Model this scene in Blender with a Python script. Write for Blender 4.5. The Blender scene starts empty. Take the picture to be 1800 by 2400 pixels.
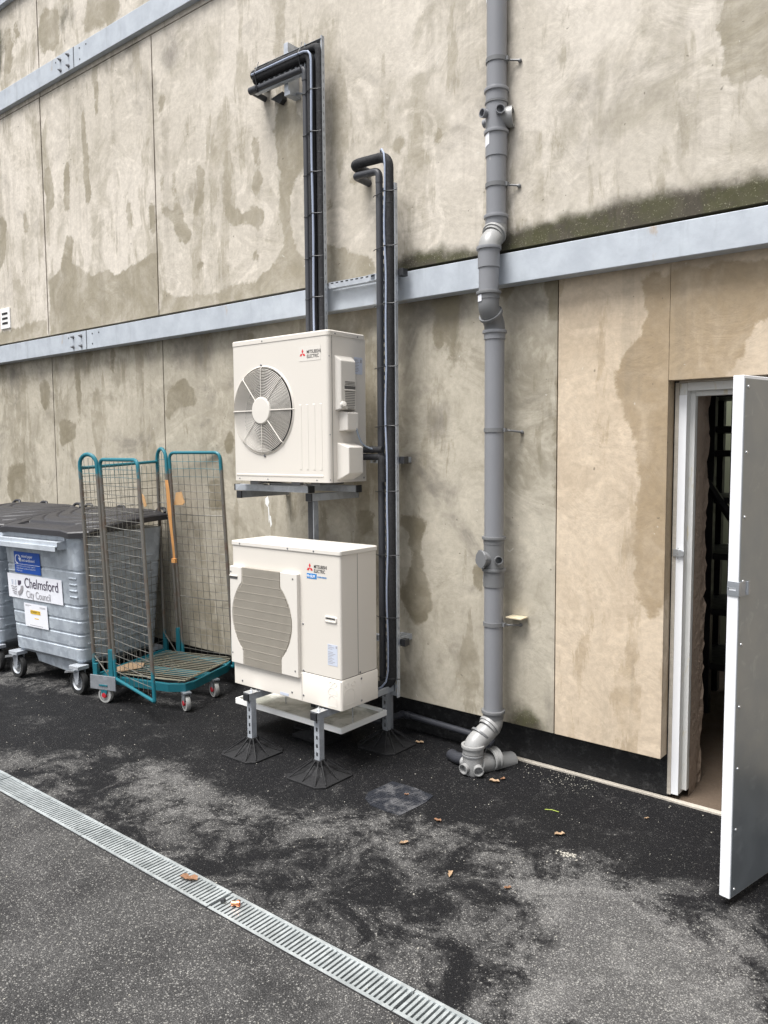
import bpy, bmesh, math, random
import numpy as np
from mathutils import Vector, Matrix, Euler
R = math.radians
S = bpy.context.scene
C = S.collection
random.seed(7)

# ---------------------------------------------------------------- camera, world, sun, exposure
cam_d = bpy.data.cameras.new('camera')
cam = bpy.data.objects.new('camera', cam_d); C.objects.link(cam)
yaw, pitch, roll = 0.6832219, -0.07926528, -0.00714829
fw = Vector((-math.sin(yaw)*math.cos(pitch), math.cos(yaw)*math.cos(pitch), math.sin(pitch)))
rt = Vector((math.cos(yaw), math.sin(yaw), 0)); up = rt.cross(fw)
r2 = math.cos(roll)*rt + math.sin(roll)*up; u2 = -math.sin(roll)*rt + math.cos(roll)*up
M = Matrix((r2, u2, -fw)).transposed().to_4x4(); M.translation = Vector((0, 0, 1.93))
cam.matrix_world = M
cam_d.sensor_fit = 'HORIZONTAL'; cam_d.sensor_width = 36; cam_d.lens = 1862.6/1800*36
cam_d.clip_start = 0.05; cam_d.clip_end = 300
S.camera = cam
S.render.resolution_x = 768; S.render.resolution_y = 1024

SUN_EL, SUN_AZ = R(67), R(194)      # azimuth clockwise from +Y
w = bpy.data.worlds.new('World'); S.world = w; w.use_nodes = True
nt = w.node_tree; nt.nodes.clear()
sky = nt.nodes.new('ShaderNodeTexSky'); sky.sky_type = 'NISHITA'; sky.sun_disc = False
sky.sun_elevation = SUN_EL; sky.sun_rotation = SUN_AZ; sky.dust_density = 4; sky.air_density = 1.0; sky.ozone_density = 1
hs = nt.nodes.new('ShaderNodeHueSaturation'); hs.inputs['Saturation'].default_value = 0.22
bg = nt.nodes.new('ShaderNodeBackground'); bg.inputs['Strength'].default_value = 0.105
wo = nt.nodes.new('ShaderNodeOutputWorld')
nt.links.new(sky.outputs[0], hs.inputs['Color']); nt.links.new(hs.outputs[0], bg.inputs['Color']); nt.links.new(bg.outputs[0], wo.inputs[0])
sd = bpy.data.lights.new('sun', 'SUN'); sd.energy = 2.6; sd.angle = R(30); sd.color = (1, 0.982, 0.962)
so = bpy.data.objects.new('sun', sd); C.objects.link(so)
dv = Vector((math.sin(SUN_AZ)*math.cos(SUN_EL), math.cos(SUN_AZ)*math.cos(SUN_EL), math.sin(SUN_EL)))
so.rotation_euler = dv.to_track_quat('Z', 'Y').to_euler(); so.location = dv*20
S.view_settings.view_transform = 'Standard'; S.view_settings.look = 'None'; S.view_settings.gamma = 1
S.view_settings.exposure = 0.95
S.render.engine = 'CYCLES'

# outlines of the stains on the wall and of the dark, light and dusty areas of tarmac, in metres
STAINS = {'up':[('wet',[(-5.73,4.32),(-5.67,4.12),(-5.71,3.98),(-5.57,3.9),(-5.53,3.91),(-5.59,4.14),(-5.58,4.21),(-5.54,4.2),(-5.5,4.05),(-5.49,3.92),(-5.41,3.87),(-5.44,3.78),(-5.32,3.69),(-5.36,3.6),(-5.51,3.62),(-5.56,3.8),(-5.72,3.9)]),('wet',[(-5.24,4.21),(-5.14,4.15),(-5.15,3.92),(-5.26,3.76),(-5.32,3.81),(-5.25,3.98)]),('wet',[(-4.89,4.23),(-4.84,4.22),(-4.84,3.81),(-4.73,3.7),(-4.57,3.76),(-4.47,3.7),(-4.48,3.61),(-4.51,3.53),(-4.63,3.62),(-4.82,3.63),(-4.91,3.7),(-4.94,4.0)]),('wet',[(-4.59,4.24),(-4.49,4.2),(-4.52,4.04),(-4.48,3.89),(-4.57,3.77),(-4.6,3.9),(-4.55,4.02),(-4.6,4.15)]),('wet',[(-4.36,4.2),(-4.31,4.43),(-4.17,4.39),(-4.03,4.19),(-4.03,3.93),(-4.18,3.78),(-4.21,3.57),(-4.12,3.32),(-4.05,3.29),(-4.06,3.02),(-4.86,2.99),(-5.79,3.0),(-5.75,3.3),(-5.62,3.21),(-5.14,3.17),(-4.59,3.2),(-4.36,3.3),(-4.26,3.42),(-4.32,3.67),(-4.29,3.86),(-4.33,4.04)]),('wet',[(-4.58,3.46),(-4.53,3.41),(-4.56,3.3),(-4.6,3.36)]),('wet',[(-5.24,3.54),(-5.2,3.48),(-5.22,3.31),(-5.28,3.35)]),('wet',[(-5.7,4.9),(-5.63,4.81),(-5.66,4.67),(-5.74,4.66)]),('wet',[(-7.17,4.68),(-7.13,4.63),(-7.16,4.17),(-7.26,4.24),(-7.23,4.57)]),('wet',[(-7.6,4.7),(-7.45,4.62),(-7.43,4.27),(-7.59,4.23)]),('wet',[(-7.22,3.99),(-7.1,3.95),(-7.15,3.74),(-7.33,3.58),(-7.37,3.71)]),('wet',[(-6.21,4.35),(-6.18,4.03),(-6.12,3.86),(-6.19,3.78),(-6.25,4.04)]),('wet',[(-7.57,3.61),(-7.2,3.73),(-6.8,3.55),(-6.46,3.58),(-6.5,3.48),(-6.07,3.56),(-5.8,3.61),(-5.81,3.02),(-7.62,3.05)]),('wet',[(-6.85,5.18),(-6.82,4.77),(-6.78,4.25),(-6.86,4.16),(-6.91,4.58),(-6.9,4.99)]),('wet',[(-5.9,4.07),(-5.81,4.02),(-5.83,3.68),(-5.9,3.79)]),('wet',[(-8.53,4.41),(-8.39,4.33),(-8.44,3.99),(-8.59,3.82),(-8.89,4.06)]),('wet',[(-8.04,4.38),(-7.91,4.22),(-7.97,4.1),(-8.06,4.18)]),('wet',[(-9.78,3.3),(-8.65,3.22),(-8.04,3.23),(-7.67,3.23),(-7.64,3.05),(-8.67,3.02),(-9.81,3.04)]),('wet',[(-4.03,3.29),(-3.87,3.36),(-3.41,3.18),(-3.42,3.03),(-3.88,3.02),(-4.04,3.0)]),('wet',[(-3.69,4.09),(-3.64,4.06),(-3.65,4.02),(-3.68,4.03)]),('wet',[(-3.28,3.89),(-3.21,3.91),(-3.15,3.85),(-3.19,3.78),(-3.26,3.81)]),('wet',[(-3.86,3.67),(-3.77,3.62),(-3.79,3.57),(-3.85,3.57)]),('wet',[(-3.65,3.83),(-3.58,3.76),(-3.53,3.71),(-3.56,3.65),(-3.6,3.68),(-3.66,3.76)]),('wet',[(-1.25,4.17),(-0.81,4.01),(-0.8,3.58),(-0.99,3.63),(-1.13,3.65),(-1.19,3.6),(-1.2,3.67),(-1.25,3.75),(-1.22,3.81),(-1.26,3.91)]),('wet',[(-2.91,3.93),(-2.85,3.93),(-2.88,3.78),(-2.92,3.75)]),('moss',[(-3.42,3.06),(-3.42,3.16),(-3.24,3.16),(-3.11,3.16),(-2.86,3.17),(-2.63,3.11),(-2.44,3.18),(-2.26,3.2),(-2.11,3.18),(-1.89,3.22),(-1.71,3.21),(-1.49,3.22),(-1.29,3.21),(-1.18,3.22),(-1.02,3.18),(-0.78,3.14),(-0.78,3.04),(-1.01,3.04),(-1.89,3.03),(-3.24,3.02)]),('grime_shade',[(-1.93,3.82),(-1.77,3.79),(-1.77,3.73),(-1.97,3.77)]),('grime_shade',[(-2.29,4.05),(-2.18,4.09),(-2.09,4.13),(-1.91,4.11),(-1.93,4.06),(-2.12,4.02)]),('grime_shade',[(-2.38,3.67),(-2.29,3.67),(-2.32,3.47),(-2.38,3.49)]),('grime_shade',[(-1.37,3.49),(-1.26,3.51),(-1.24,3.43),(-1.32,3.41)]),('grime_shade',[(-1.13,3.57),(-1.07,3.58),(-1.04,3.45),(-1.11,3.49)]),('grime_shade',[(-1.09,3.82),(-1.02,3.83),(-0.99,3.66),(-1.07,3.71)]),('grime_shade',[(-1.88,4.21),(-1.81,4.19),(-1.82,4.15),(-1.87,4.17)]),('grime_shade',[(-2.18,3.96),(-2.12,3.96),(-2.15,3.86),(-2.18,3.89)]),('grime_shade',[(-6.04,4.14),(-5.95,4.12),(-5.96,4.01),(-6.04,4.02)]),('grime_shade',[(-6.66,4.49),(-6.57,4.45),(-6.64,4.32),(-6.69,4.35)]),('grime_shade',[(-5.68,5.26),(-5.35,5.21),(-5.39,5.03),(-5.69,5.05)]),('grime_shade',[(-6.65,4.18),(-6.59,4.15),(-6.63,3.81),(-6.69,3.84)])],'top':[('moss',[(-7.88,6.39),(-7.75,6.34),(-7.73,6.04),(-7.77,5.9),(-7.86,5.92)]),('moss',[(-7.22,6.16),(-7.02,6.09),(-7.06,5.63),(-7.18,5.63),(-7.21,5.91)]),('moss',[(-7.0,6.08),(-6.91,6.05),(-6.94,5.64),(-7.01,5.64)]),('moss',[(-8.54,6.46),(-8.32,6.38),(-8.3,6.04),(-8.36,5.6),(-8.62,5.61)]),('moss',[(-6.08,5.76),(-6.0,5.73),(-6.02,5.63),(-6.07,5.63)]),('wet',[(-6.75,6.03),(-6.22,5.85),(-6.25,5.63),(-6.44,5.64),(-6.78,5.67)]),('wet',[(-7.57,6.11),(-7.23,6.08),(-7.24,5.71),(-7.56,5.74),(-7.61,5.93)]),('wet',[(-8.07,6.21),(-7.95,6.17),(-7.95,5.97),(-8.06,5.97)]),('wet',[(-8.26,6.23),(-8.16,6.2),(-8.1,5.84),(-8.21,5.7),(-8.32,5.7)]),('wet',[(-6.94,5.9),(-6.88,5.88),(-6.87,5.74),(-6.93,5.73)])],'lo':[('wet',[(-8.68,1.78),(-8.31,1.81),(-8.34,1.49),(-8.61,1.35),(-8.76,1.5)]),('wet',[(-5.79,2.44),(-5.56,2.54),(-5.41,2.44),(-5.39,2.28),(-5.64,2.29),(-5.81,2.16)]),('wet',[(-7.95,2.66),(-7.74,2.63),(-7.77,2.33),(-7.93,2.38)]),('wet',[(-7.59,2.27),(-7.27,2.2),(-7.28,2.06),(-7.59,1.95)]),('wet',[(-5.26,1.67),(-5.11,1.71),(-5.09,1.45),(-5.27,1.42)]),('wet',[(-4.93,2.1),(-4.96,1.83),(-5.07,2.01)]),('wet',[(-3.28,1.52),(-3.19,1.48),(-3.07,1.48),(-3.03,1.44),(-3.07,1.34),(-3.07,1.18),(-3.03,1.02),(-2.96,0.93),(-3.03,0.82),(-3.11,0.74),(-3.16,0.77),(-3.25,0.92),(-3.28,0.98),(-3.19,1.05),(-3.16,1.22),(-3.19,1.38),(-3.29,1.45)]),('wet',[(-2.67,1.2),(-2.61,1.22),(-2.61,1.03),(-2.67,1.04)]),('wet',[(-3.62,1.51),(-3.47,1.51),(-3.47,1.37),(-3.63,1.34)]),('grime_shade',[(-2.93,1.72),(-2.86,1.73),(-2.84,1.61),(-2.93,1.59)]),('grime_shade',[(-2.86,0.7),(-2.72,0.74),(-2.65,0.59),(-2.78,0.54),(-2.86,0.6)]),('grime_shade',[(-2.72,0.88),(-2.62,0.93),(-2.61,0.71),(-2.71,0.76)]),('grime_shade',[(-3.27,1.59),(-3.16,1.6),(-3.19,1.52),(-3.27,1.51)]),('grime_shade',[(-2.68,0.59),(-2.6,0.6),(-2.6,0.44),(-2.65,0.48)]),('grime_shade',[(-2.43,0.98),(-2.35,0.99),(-2.35,0.84),(-2.44,0.83)]),('grime_shade',[(-2.42,2.85),(-2.34,2.84),(-2.34,2.68),(-2.28,2.51),(-2.29,2.27),(-2.32,2.38),(-2.34,2.54),(-2.4,2.66)]),('grime_shade',[(-3.26,2.98),(-2.66,2.9),(-2.66,2.81),(-3.27,2.78)]),('grime_shade',[(-3.14,2.24),(-2.86,2.23),(-2.84,2.06),(-2.92,1.84),(-2.95,1.76),(-3.01,2.06),(-3.14,2.14)]),('wet',[(-2.14,2.37),(-2.11,2.37),(-2.1,1.56),(-2.14,1.56),(-2.14,1.97)]),('moss',[(-2.44,0.42),(-2.28,0.43),(-2.25,0.33),(-2.13,0.27),(-2.18,0.23),(-2.44,0.22)])],'wd':[('wet',[(-1.64,2.84),(-1.47,2.82),(-1.46,2.28),(-1.47,2.28),(-1.47,1.48),(-1.49,0.98),(-1.63,1.07),(-1.65,1.58),(-1.63,1.72),(-1.65,1.97),(-1.74,2.14),(-1.78,2.28),(-1.73,2.34),(-1.76,2.39),(-1.67,2.48),(-1.6,2.61),(-1.62,2.74)]),('wet',[(-1.48,2.85),(-0.78,2.8),(-0.77,2.59),(-1.01,2.55),(-1.09,2.48),(-1.11,2.35),(-1.17,2.3),(-1.22,2.25),(-1.47,2.25)])],'g':[('dark',[(-8.13,2.48),(-6.55,2.99),(-4.49,3.72),(-3.94,5.01),(-1.53,4.49),(-1.02,4.51),(-0.51,4.52),(-0.4,3.66),(-0.78,3.52),(-0.96,3.48),(-1.19,3.53),(-1.41,3.52),(-1.71,3.39),(-1.85,3.28),(-2.25,3.4),(-2.28,3.24),(-2.7,3.34),(-2.63,3.1),(-2.9,3.03),(-2.98,2.83),(-3.52,2.84),(-4.19,2.84),(-4.78,2.78),(-4.72,2.42),(-5.28,2.39),(-6.02,1.81)]),('dark',[(-2.84,2.5),(-2.59,2.7),(-2.21,2.94),(-1.73,3.0),(-1.5,2.91),(-1.56,2.7),(-1.93,2.57),(-2.02,2.37),(-2.34,2.29),(-2.62,2.3)]),('dark',[(-3.51,2.28),(-3.35,2.54),(-2.67,2.36),(-2.36,2.23),(-2.56,2.2),(-3.05,2.22)]),('dark',[(-1.65,2.43),(-1.52,2.57),(-1.39,2.47),(-1.45,2.32),(-1.57,2.32)]),('dark',[(-1.28,3.41),(-1.18,3.44),(-1.17,3.18),(-1.23,3.17)]),('dark',[(-1.19,2.73),(-1.1,2.77),(-1.06,2.7),(-1.14,2.64)]),('dark',[(-0.99,3.11),(-0.93,3.15),(-0.91,3.02)]),('light',[(-1.79,3.01),(-1.6,3.42),(-1.28,3.22),(-1.11,3.18),(-0.8,3.18),(-0.68,3.1),(-0.56,2.57),(-1.34,2.04),(-1.34,2.38),(-1.48,2.68),(-1.49,2.92)]),('light',[(-3.36,2.97),(-2.86,2.99),(-2.32,3.09),(-2.14,3.23),(-1.81,3.04),(-2.18,2.91),(-2.68,2.8),(-3.02,2.8)]),('light',[(-4.52,2.78),(-3.91,2.87),(-3.48,2.87),(-2.98,2.63),(-3.33,2.55),(-3.9,2.54)]),('mid',[(-7.49,1.95),(-4.6,2.07),(-2.89,2.11),(-1.39,2.13),(-0.92,1.86),(-2.35,0.54)])]}

# ---------------------------------------------------------------- material helpers
class NT:
    def __init__(s, name):
        s.m = bpy.data.materials.new(name); s.m.use_nodes = True
        s.t = s.m.node_tree; s.b = s.t.nodes['Principled BSDF']; s.co = None
    def n(s, ty, **k):
        x = s.t.nodes.new('ShaderNode'+ty)
        for a, v in k.items():
            setattr(x, a, v)
        return x
    def l(s, a, b): s.t.links.new(a, b)
    def coord(s, scale=(1, 1, 1), rot=(0, 0, 0)):
        tc = s.n('TexCoord'); mp = s.n('Mapping'); s.l(tc.outputs['Object'], mp.inputs[0])
        mp.inputs['Scale'].default_value = scale; mp.inputs['Rotation'].default_value = rot
        return mp.outputs[0]
    def noise(s, sc, det=4, rough=.55, dist=0, vec=None):
        x = s.n('TexNoise'); x.inputs['Scale'].default_value = sc; x.inputs['Detail'].default_value = det
        x.inputs['Roughness'].default_value = rough; x.inputs['Distortion'].default_value = dist
        s.l(vec if vec is not None else s.coord(), x.inputs['Vector']); return x.outputs['Fac']
    def vor(s, sc, feature='F1', out='Color', vec=None, rnd=1):
        x = s.n('TexVoronoi'); x.feature = feature; x.inputs['Scale'].default_value = sc; x.inputs['Randomness'].default_value = rnd
        s.l(vec if vec is not None else s.coord(), x.inputs['Vector']); return x.outputs[out]
    def ramp(s, fac, a, b, ca=0., cb=1., smooth=True):
        x = s.n('MapRange'); x.interpolation_type = 'SMOOTHSTEP' if smooth else 'LINEAR'; x.clamp = True if not smooth else x.clamp
        s.l(fac, x.inputs['Value']); x.inputs['From Min'].default_value = a; x.inputs['From Max'].default_value = b
        x.inputs['To Min'].default_value = ca; x.inputs['To Max'].default_value = cb; return x.outputs[0]
    def math(s, op, a, b=None):
        x = s.n('Math', operation=op)
        for i, v in enumerate((a, b)):
            if v is None: continue
            if isinstance(v, (int, float)): x.inputs[i].default_value = v
            else: s.l(v, x.inputs[i])
        return x.outputs[0]
    def mix(s, f, a, b, mode='MIX'):
        x = s.n('Mix', data_type='RGBA', blend_type=mode)
        for i, v in ((0, f), (6, a), (7, b)):
            if isinstance(v, (int, float)): x.inputs[i].default_value = v
            elif isinstance(v, tuple): x.inputs[i].default_value = (*v, 1) if len(v) == 3 else v
            else: s.l(v, x.inputs[i])
        return x.outputs[2]
    def attr(s, name):
        x = s.n('Attribute'); x.attribute_name = name; return x.outputs['Fac']
    def sep(s, vec, i):
        x = s.n('SeparateXYZ'); s.l(vec, x.inputs[0]); return x.outputs[i]
    def base(s, c):
        if isinstance(c, tuple): s.b.inputs['Base Color'].default_value = (*c, 1)
        else: s.l(c, s.b.inputs['Base Color'])
    def rough(s, r):
        if isinstance(r, (int, float)): s.b.inputs['Roughness'].default_value = r
        else: s.l(r, s.b.inputs['Roughness'])
    def bump(s, h, dist=.002, st=1.):
        x = s.n('Bump'); x.inputs['Distance'].default_value = dist; x.inputs['Strength'].default_value = st
        s.l(h, x.inputs['Height']); s.l(x.outputs[0], s.b.inputs['Normal'])
def plain(name, col, rough=.5, metal=0., var=.12, sc=8., bump=0., bsc=200.):
    m = NT(name); n = m.noise(sc, 5)
    c2 = tuple(x*(1-var) for x in col); c3 = tuple(min(1, x*(1+var)) for x in col)
    m.base(m.mix(n, c2, c3)); m.rough(m.ramp(m.noise(sc*2.3, 4), .3, .7, rough*.85, min(1, rough*1.15)))
    m.b.inputs['Metallic'].default_value = metal
    if bump: m.bump(m.noise(bsc, 3), bump)
    return m.m

def wall_mat(name, c_light, c_mid, c_wet, grimy=1.0, moss=(.045, .046, .014)):
    m = NT(name); co = m.coord()
    big = m.noise(1.1, 5, .55, 1.2); sw = m.noise(2.2, 7, .62, 3.2); fine = m.noise(38, 4, .6)
    tr = m.noise(3.2, 6, .6, 1.0, m.coord((1, 1, .28)))
    f = m.math('ADD', m.math('MULTIPLY', big, .60), m.math('ADD', m.math('MULTIPLY', sw, .34), m.math('MULTIPLY', tr, .14)))
    col = m.mix(m.ramp(f, .42, .57), c_mid, c_light)
    col = m.mix(m.ramp(m.noise(.8, 3, .5, .6), .38, .62, 0, .45), col, c_mid)
    # chalky pale trowel marks
    pale = m.ramp(m.noise(2.6, 9, .64, 2.6), .50, .66, 0, .5)
    col = m.mix(pale, col, tuple(min(1, x*1.16) for x in c_light))
    # cloudy grey dirt; the painted field also holds shade under the beams
    g1 = m.math('MULTIPLY', m.ramp(m.noise(1.7, 7, .66, .8), .52, .72), m.ramp(m.noise(7, 5, .6, .5), .35, .62, .25, 1))
    col = m.mix(m.math('MULTIPLY', g1, .42*grimy), col, (.16, .145, .125))
    gr = m.math('ADD', m.attr('grime_shade'), m.math('MULTIPLY', m.math('SUBTRACT', m.noise(4.5, 8, .65, .6), .5), .9))
    col = m.mix(m.math('MULTIPLY', m.ramp(gr, .22, .85), .8), col, (.155, .14, .12))
    # damp stains with their own outline
    wv = m.math('ADD', m.attr('wet'), m.math('MULTIPLY', m.math('SUBTRACT', m.noise(11, 8, .66, .4), .5), 1.5))
    wet = m.math('MULTIPLY', m.ramp(wv, .36, .66), m.ramp(m.noise(3.5, 7, .65, .8), .25, .68, .45, 1.0))
    col = m.mix(wet, col, c_wet)
    auto = m.math('MULTIPLY', m.ramp(m.noise(2.3, 9, .66, .2, m.coord((1.6, 1, .40))), .535, .585, 0, .55), m.ramp(m.noise(6, 6, .6), .35, .6, .3, 1))
    col = m.mix(auto, col, c_wet)
    # algae
    mv = m.math('ADD', m.attr('moss'), m.math('MULTIPLY', m.math('SUBTRACT', m.noise(7, 7, .65), .5), .55))
    mf = m.ramp(mv, .30, .66, 0, .95)
    mcol = m.mix(m.ramp(m.noise(5, 6, .65, .4), .38, .62), (.036, .030, .020), moss)
    mcol = m.mix(m.ramp(m.noise(130, 2), .63, .7, 0, .6), mcol, (.3, .29, .2))
    col = m.mix(mf, col, mcol)
    # pits, chips, grain
    col = m.mix(m.ramp(fine, .3, .7, .16, 0), col, (.12, .10, .08))
    pit = m.ramp(m.noise(24, 2, .5), .735, .76, 0, .55)
    col = m.mix(pit, col, (.09, .08, .065))
    chip = m.ramp(m.noise(15, 2, .5, 1.5), .76, .785, 0, .5)
    col = m.mix(chip, col, (.7, .68, .62))
    st = m.math('MULTIPLY', m.ramp(m.noise(3.0, 6, .6, .15, m.coord((3.4, 1, .16))), .52, .66), m.ramp(m.noise(2.2, 5), .40, .60))
    col = m.mix(m.math('MULTIPLY', st, .22), col, (.20, .175, .135))
    m.base(col); m.rough(m.math('SUBTRACT', .9, m.math('MULTIPLY', wet, .22)))
    m.b.inputs['Specular IOR Level'].default_value = .3
    h = m.math('ADD', m.math('MULTIPLY', sw, 1.0), m.math('ADD', m.math('MULTIPLY', fine, .14), m.math('MULTIPLY', m.noise(150, 3, .6), .07)))
    m.bump(h, .008, .55)
    return m.m

MAT = {}
MAT['wall'] = wall_mat('weathered_render', (.66, .607, .53), (.45, .410, .338), (.303, .268, .196))
MAT['wall_low'] = wall_mat('dirty_shaded_render', (.49, .448, .366), (.328, .296, .231), (.212, .183, .124), 1.7)  # dirtier, and base tones darkened for the shade on the lower wall
MAT['wall_warm'] = wall_mat('ochre_render', (.63, .525, .40), (.54, .44, .325), (.36, .275, .175), .35)
MAT['core'] = plain('bitumen_black', (.011, .011, .012), .8, 0, .4, 9, .004, 60)
m = NT('plinth_bitumen'); br = m.n('TexBrick'); m.l(m.coord((1, 1, 1), (R(90), 0, 0)), br.inputs[0])
br.inputs['Scale'].default_value = 1.0; br.inputs['Brick Width'].default_value = .45; br.inputs['Row Height'].default_value = .225; br.inputs['Mortar Size'].default_value = .012
m.base(m.mix(m.ramp(m.noise(16, 8, .75), .5, .72), (.009, .009, .010), (.06, .06, .06))); m.rough(.7)
m.bump(m.math('ADD', m.math('MULTIPLY', br.outputs['Fac'], -1.2), m.noise(40, 5, .7)), .010); MAT['plinth'] = m.m

def galv(name, col, col2, rough=.42, metal=.55, rust=.0, streak=.0, spang=.22):
    m = NT(name)
    v = m.vor(26, 'F1', 'Color'); sp = m.sep(v, 0)
    f = m.math('ADD', m.math('MULTIPLY', sp, spang), m.math('MULTIPLY', m.noise(7, 6, .6), 1-spang))
    c = m.mix(m.ramp(f, .3, .7), col2, col)
    if streak:
        c = m.mix(m.ramp(m.noise(5, 5, .6, 0, m.coord((2.2, 2.2, .35))), .55, .75, 0, streak), c, tuple(x*.55 for x in col))
    if rust:
        c = m.mix(m.ramp(m.noise(2.3, 7, .7, .2, m.coord((1, 1, .5))), .60, .68, 0, rust), c, (.40, .29, .18))
    m.base(c); m.b.inputs['Metallic'].default_value = metal
    m.rough(m.ramp(m.noise(12, 5), .3, .7, rough*.8, rough*1.25)); m.bump(m.noise(14, 4), .0015)
    return m.m
MAT['beam'] = galv('galvanised_beam', (.50, .54, .585), (.42, .455, .50), .55, .15, .75, .45, .06)
MAT['galv'] = galv('galvanised_steel', (.52, .55, .59), (.40, .425, .46), .4, .35)
MAT['galv_dk'] = galv('galvanised_rail', (.33, .35, .38), (.25, .265, .285), .42, .35)
MAT['bin'] = galv('galvanised_bin', (.50, .55, .60), (.35, .39, .44), .5, .3, .12, .6)
MAT['zinc'] = plain('bright_zinc', (.66, .68, .70), .3, .85, .15, 20)
MAT['bolt'] = plain('bolt_steel', (.22, .22, .23), .4, .8)
MAT['cream'] = plain('cream_paint', (.68, .64, .58), .38, 0, .02, 2, .0002, 300)
MAT['cream2'] = plain('cream_plastic', (.69, .655, .60), .33, 0, .015, 3)
MAT['gap_shade'] = plain('recess_shade', (.10, .095, .09), .7)  # shade of slots, seams and grip recesses put into a dark colour
MAT['taupe'] = plain('taupe_grille', (.37, .34, .29), .5, 0, .03, 6)
MAT['fan'] = plain('fan_blade', (.055, .053, .052), .5)
MAT['coil'] = plain('coil_fins', (.02, .02, .02), .6)
m = NT('grey_pvc'); pc = m.mix(m.noise(3, 4), (.205, .21, .225), (.245, .25, .265))
sc_ = m.ramp(m.noise(16, 6, .7, .4, m.coord((3, 3, .8))), .68, .76, 0, .7)
pc = m.mix(sc_, pc, (.45, .45, .43)); m.base(pc); m.rough(.33); MAT['pvc'] = m.m
MAT['pvc2'] = plain('old_grey_pvc', (.30, .30, .295), .36, 0, .12, 8)
MAT['pvc_dark'] = plain('pvc_collar', (.165, .168, .172), .4, 0, .1, 8)
MAT['foam'] = plain('black_foam', (.020, .020, .022), .85, 0, .3, 30, .0015, 120)
MAT['plastic_pipe'] = plain('slate_pipe', (.045, .047, .055), .5, 0, .15, 8)
MAT['black'] = plain('black_plastic', (.020, .021, .024), .45)
MAT['waste'] = plain('dark_waste_pipe', (.040, .042, .050), .38)
MAT['rubber'] = plain('recycled_rubber', (.006, .006, .007), .75, 0, .3, 20, .001, 150)
MAT['cable_w'] = plain('pale_cable', (.34, .39, .50), .5)
MAT['cable_g'] = plain('grey_cable', (.20, .23, .27), .4)
MAT['white'] = plain('white_gloss', (.84, .85, .87), .35, 0, .02, 6)
MAT['white_plastic'] = plain('white_plastic', (.82, .82, .80), .4, 0, .04, 6)
m = NT('pan_surface'); m.base(m.mix(m.ramp(m.noise(4, 6, .6, .6), .4, .62), (.33, .335, .29), (.70, .69, .64))); m.rough(.25); MAT['pan'] = m.m
m = NT('frame_paint'); m.base(m.mix(m.ramp(m.noise(18, 6, .7, .3, m.coord((2, 2, .4))), .56, .68), (.66, .66, .64), (.60, .55, .42))); m.rough(.5); MAT['frame'] = m.m
m = NT('door_sheet'); f1 = m.noise(1.5, 5, .5); sm = m.ramp(m.noise(9, 6, .65, 1.2), .56, .74, 0, .35)
m.base(m.mix(sm, m.mix(f1, (.22, .25, .28), (.30, .33, .355)), (.42, .46, .50))); m.b.inputs['Metallic'].default_value = .65
m.rough(m.ramp(m.noise(7, 6), .3, .7, .34, .48)); MAT['sheet'] = m.m
MAT['brickwork'] = plain('blockwork', (.29, .225, .175), .9, 0, .25, 9, .012, 30)
MAT['concrete'] = plain('concrete_floor', (.10, .072, .05), .85, 0, .3, 4, .004, 50)
MAT['pale_wall'] = plain('window_light_wall', (.24, .26, .18), .8, 0, .1, 3)  # green-grey colour stands in for the light of a far window
MAT['dark_rack'] = plain('dark_rack', (.02, .02, .022), .5, .3)
MAT['kerb'] = plain('pale_concrete', (.46, .42, .36), .85, 0, .3, 14, .004, 60)
MAT['lid'] = plain('black_lid', (.026, .0255, .029), .5, 0, .18, 5, .0008, 200)
MAT['tyre'] = plain('black_tyre', (.018, .018, .018), .7)
MAT['red'] = plain('red_hub', (.42, .02, .03), .45)
MAT['grey_rubber'] = plain('grey_tyre', (.33, .33, .32), .6)
m = NT('worn_teal'); z = m.sep(m.coord(), 2); n = m.math('MULTIPLY', m.math('SUBTRACT', m.noise(14, 6, .7), .5), .35)
hi = m.ramp(m.math('ADD', z, n), 1.72, 1.78); lo = m.ramp(m.math('ADD', z, n), .40, .32)
ms = m.math('MAXIMUM', hi, lo)
steel = m.mix(m.ramp(m.noise(9, 6, .7), .45, .7), (.21, .20, .18), (.19, .135, .105))
m.base(m.mix(ms, steel, (.010, .145, .19))); m.rough(.4); m.l(m.ramp(ms, 0, 1, .6, 0), m.b.inputs['Metallic']); MAT['teal_worn'] = m.m
m = NT('teal_paint'); m.base(m.mix(m.ramp(m.noise(22, 6, .7), .62, .7), (.010, .125, .16), (.15, .14, .12))); m.rough(.42); MAT['teal'] = m.m
m = NT('mesh_wire'); z = m.sep(m.coord(), 2); tz = m.ramp(z, 1.62, 1.8, 0, .6)
m.base(m.mix(tz, m.mix(m.ramp(m.noise(7, 4), .4, .6), (.16, .155, .14), (.30, .29, .26)), (.05, .24, .28))); m.b.inputs['Metallic'].default_value = .7; m.rough(.38); MAT['wire'] = m.m
MAT['deck_bar'] = plain('deck_bar', (.24, .225, .17), .4, .45, .35, 12)
MAT['card'] = plain('orange_card', (.55, .27, .09), .6, 0, .2, 12)
MAT['kraft'] = plain('kraft_paper', (.50, .30, .14), .7, 0, .25, 14)
MAT['timber'] = plain('timber', (.62, .54, .38), .7, 0, .2, 20)
MAT['leaf'] = plain('dry_leaf', (.24, .125, .065), .7, 0, .4, 40)
MAT['leaf2'] = plain('pale_leaf', (.36, .25, .155), .7, 0, .35, 40)
MAT['copper'] = plain('copper', (.75, .33, .18), .3, .9)
MAT['green'] = plain('green_stem', (.30, .38, .06), .6)
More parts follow.
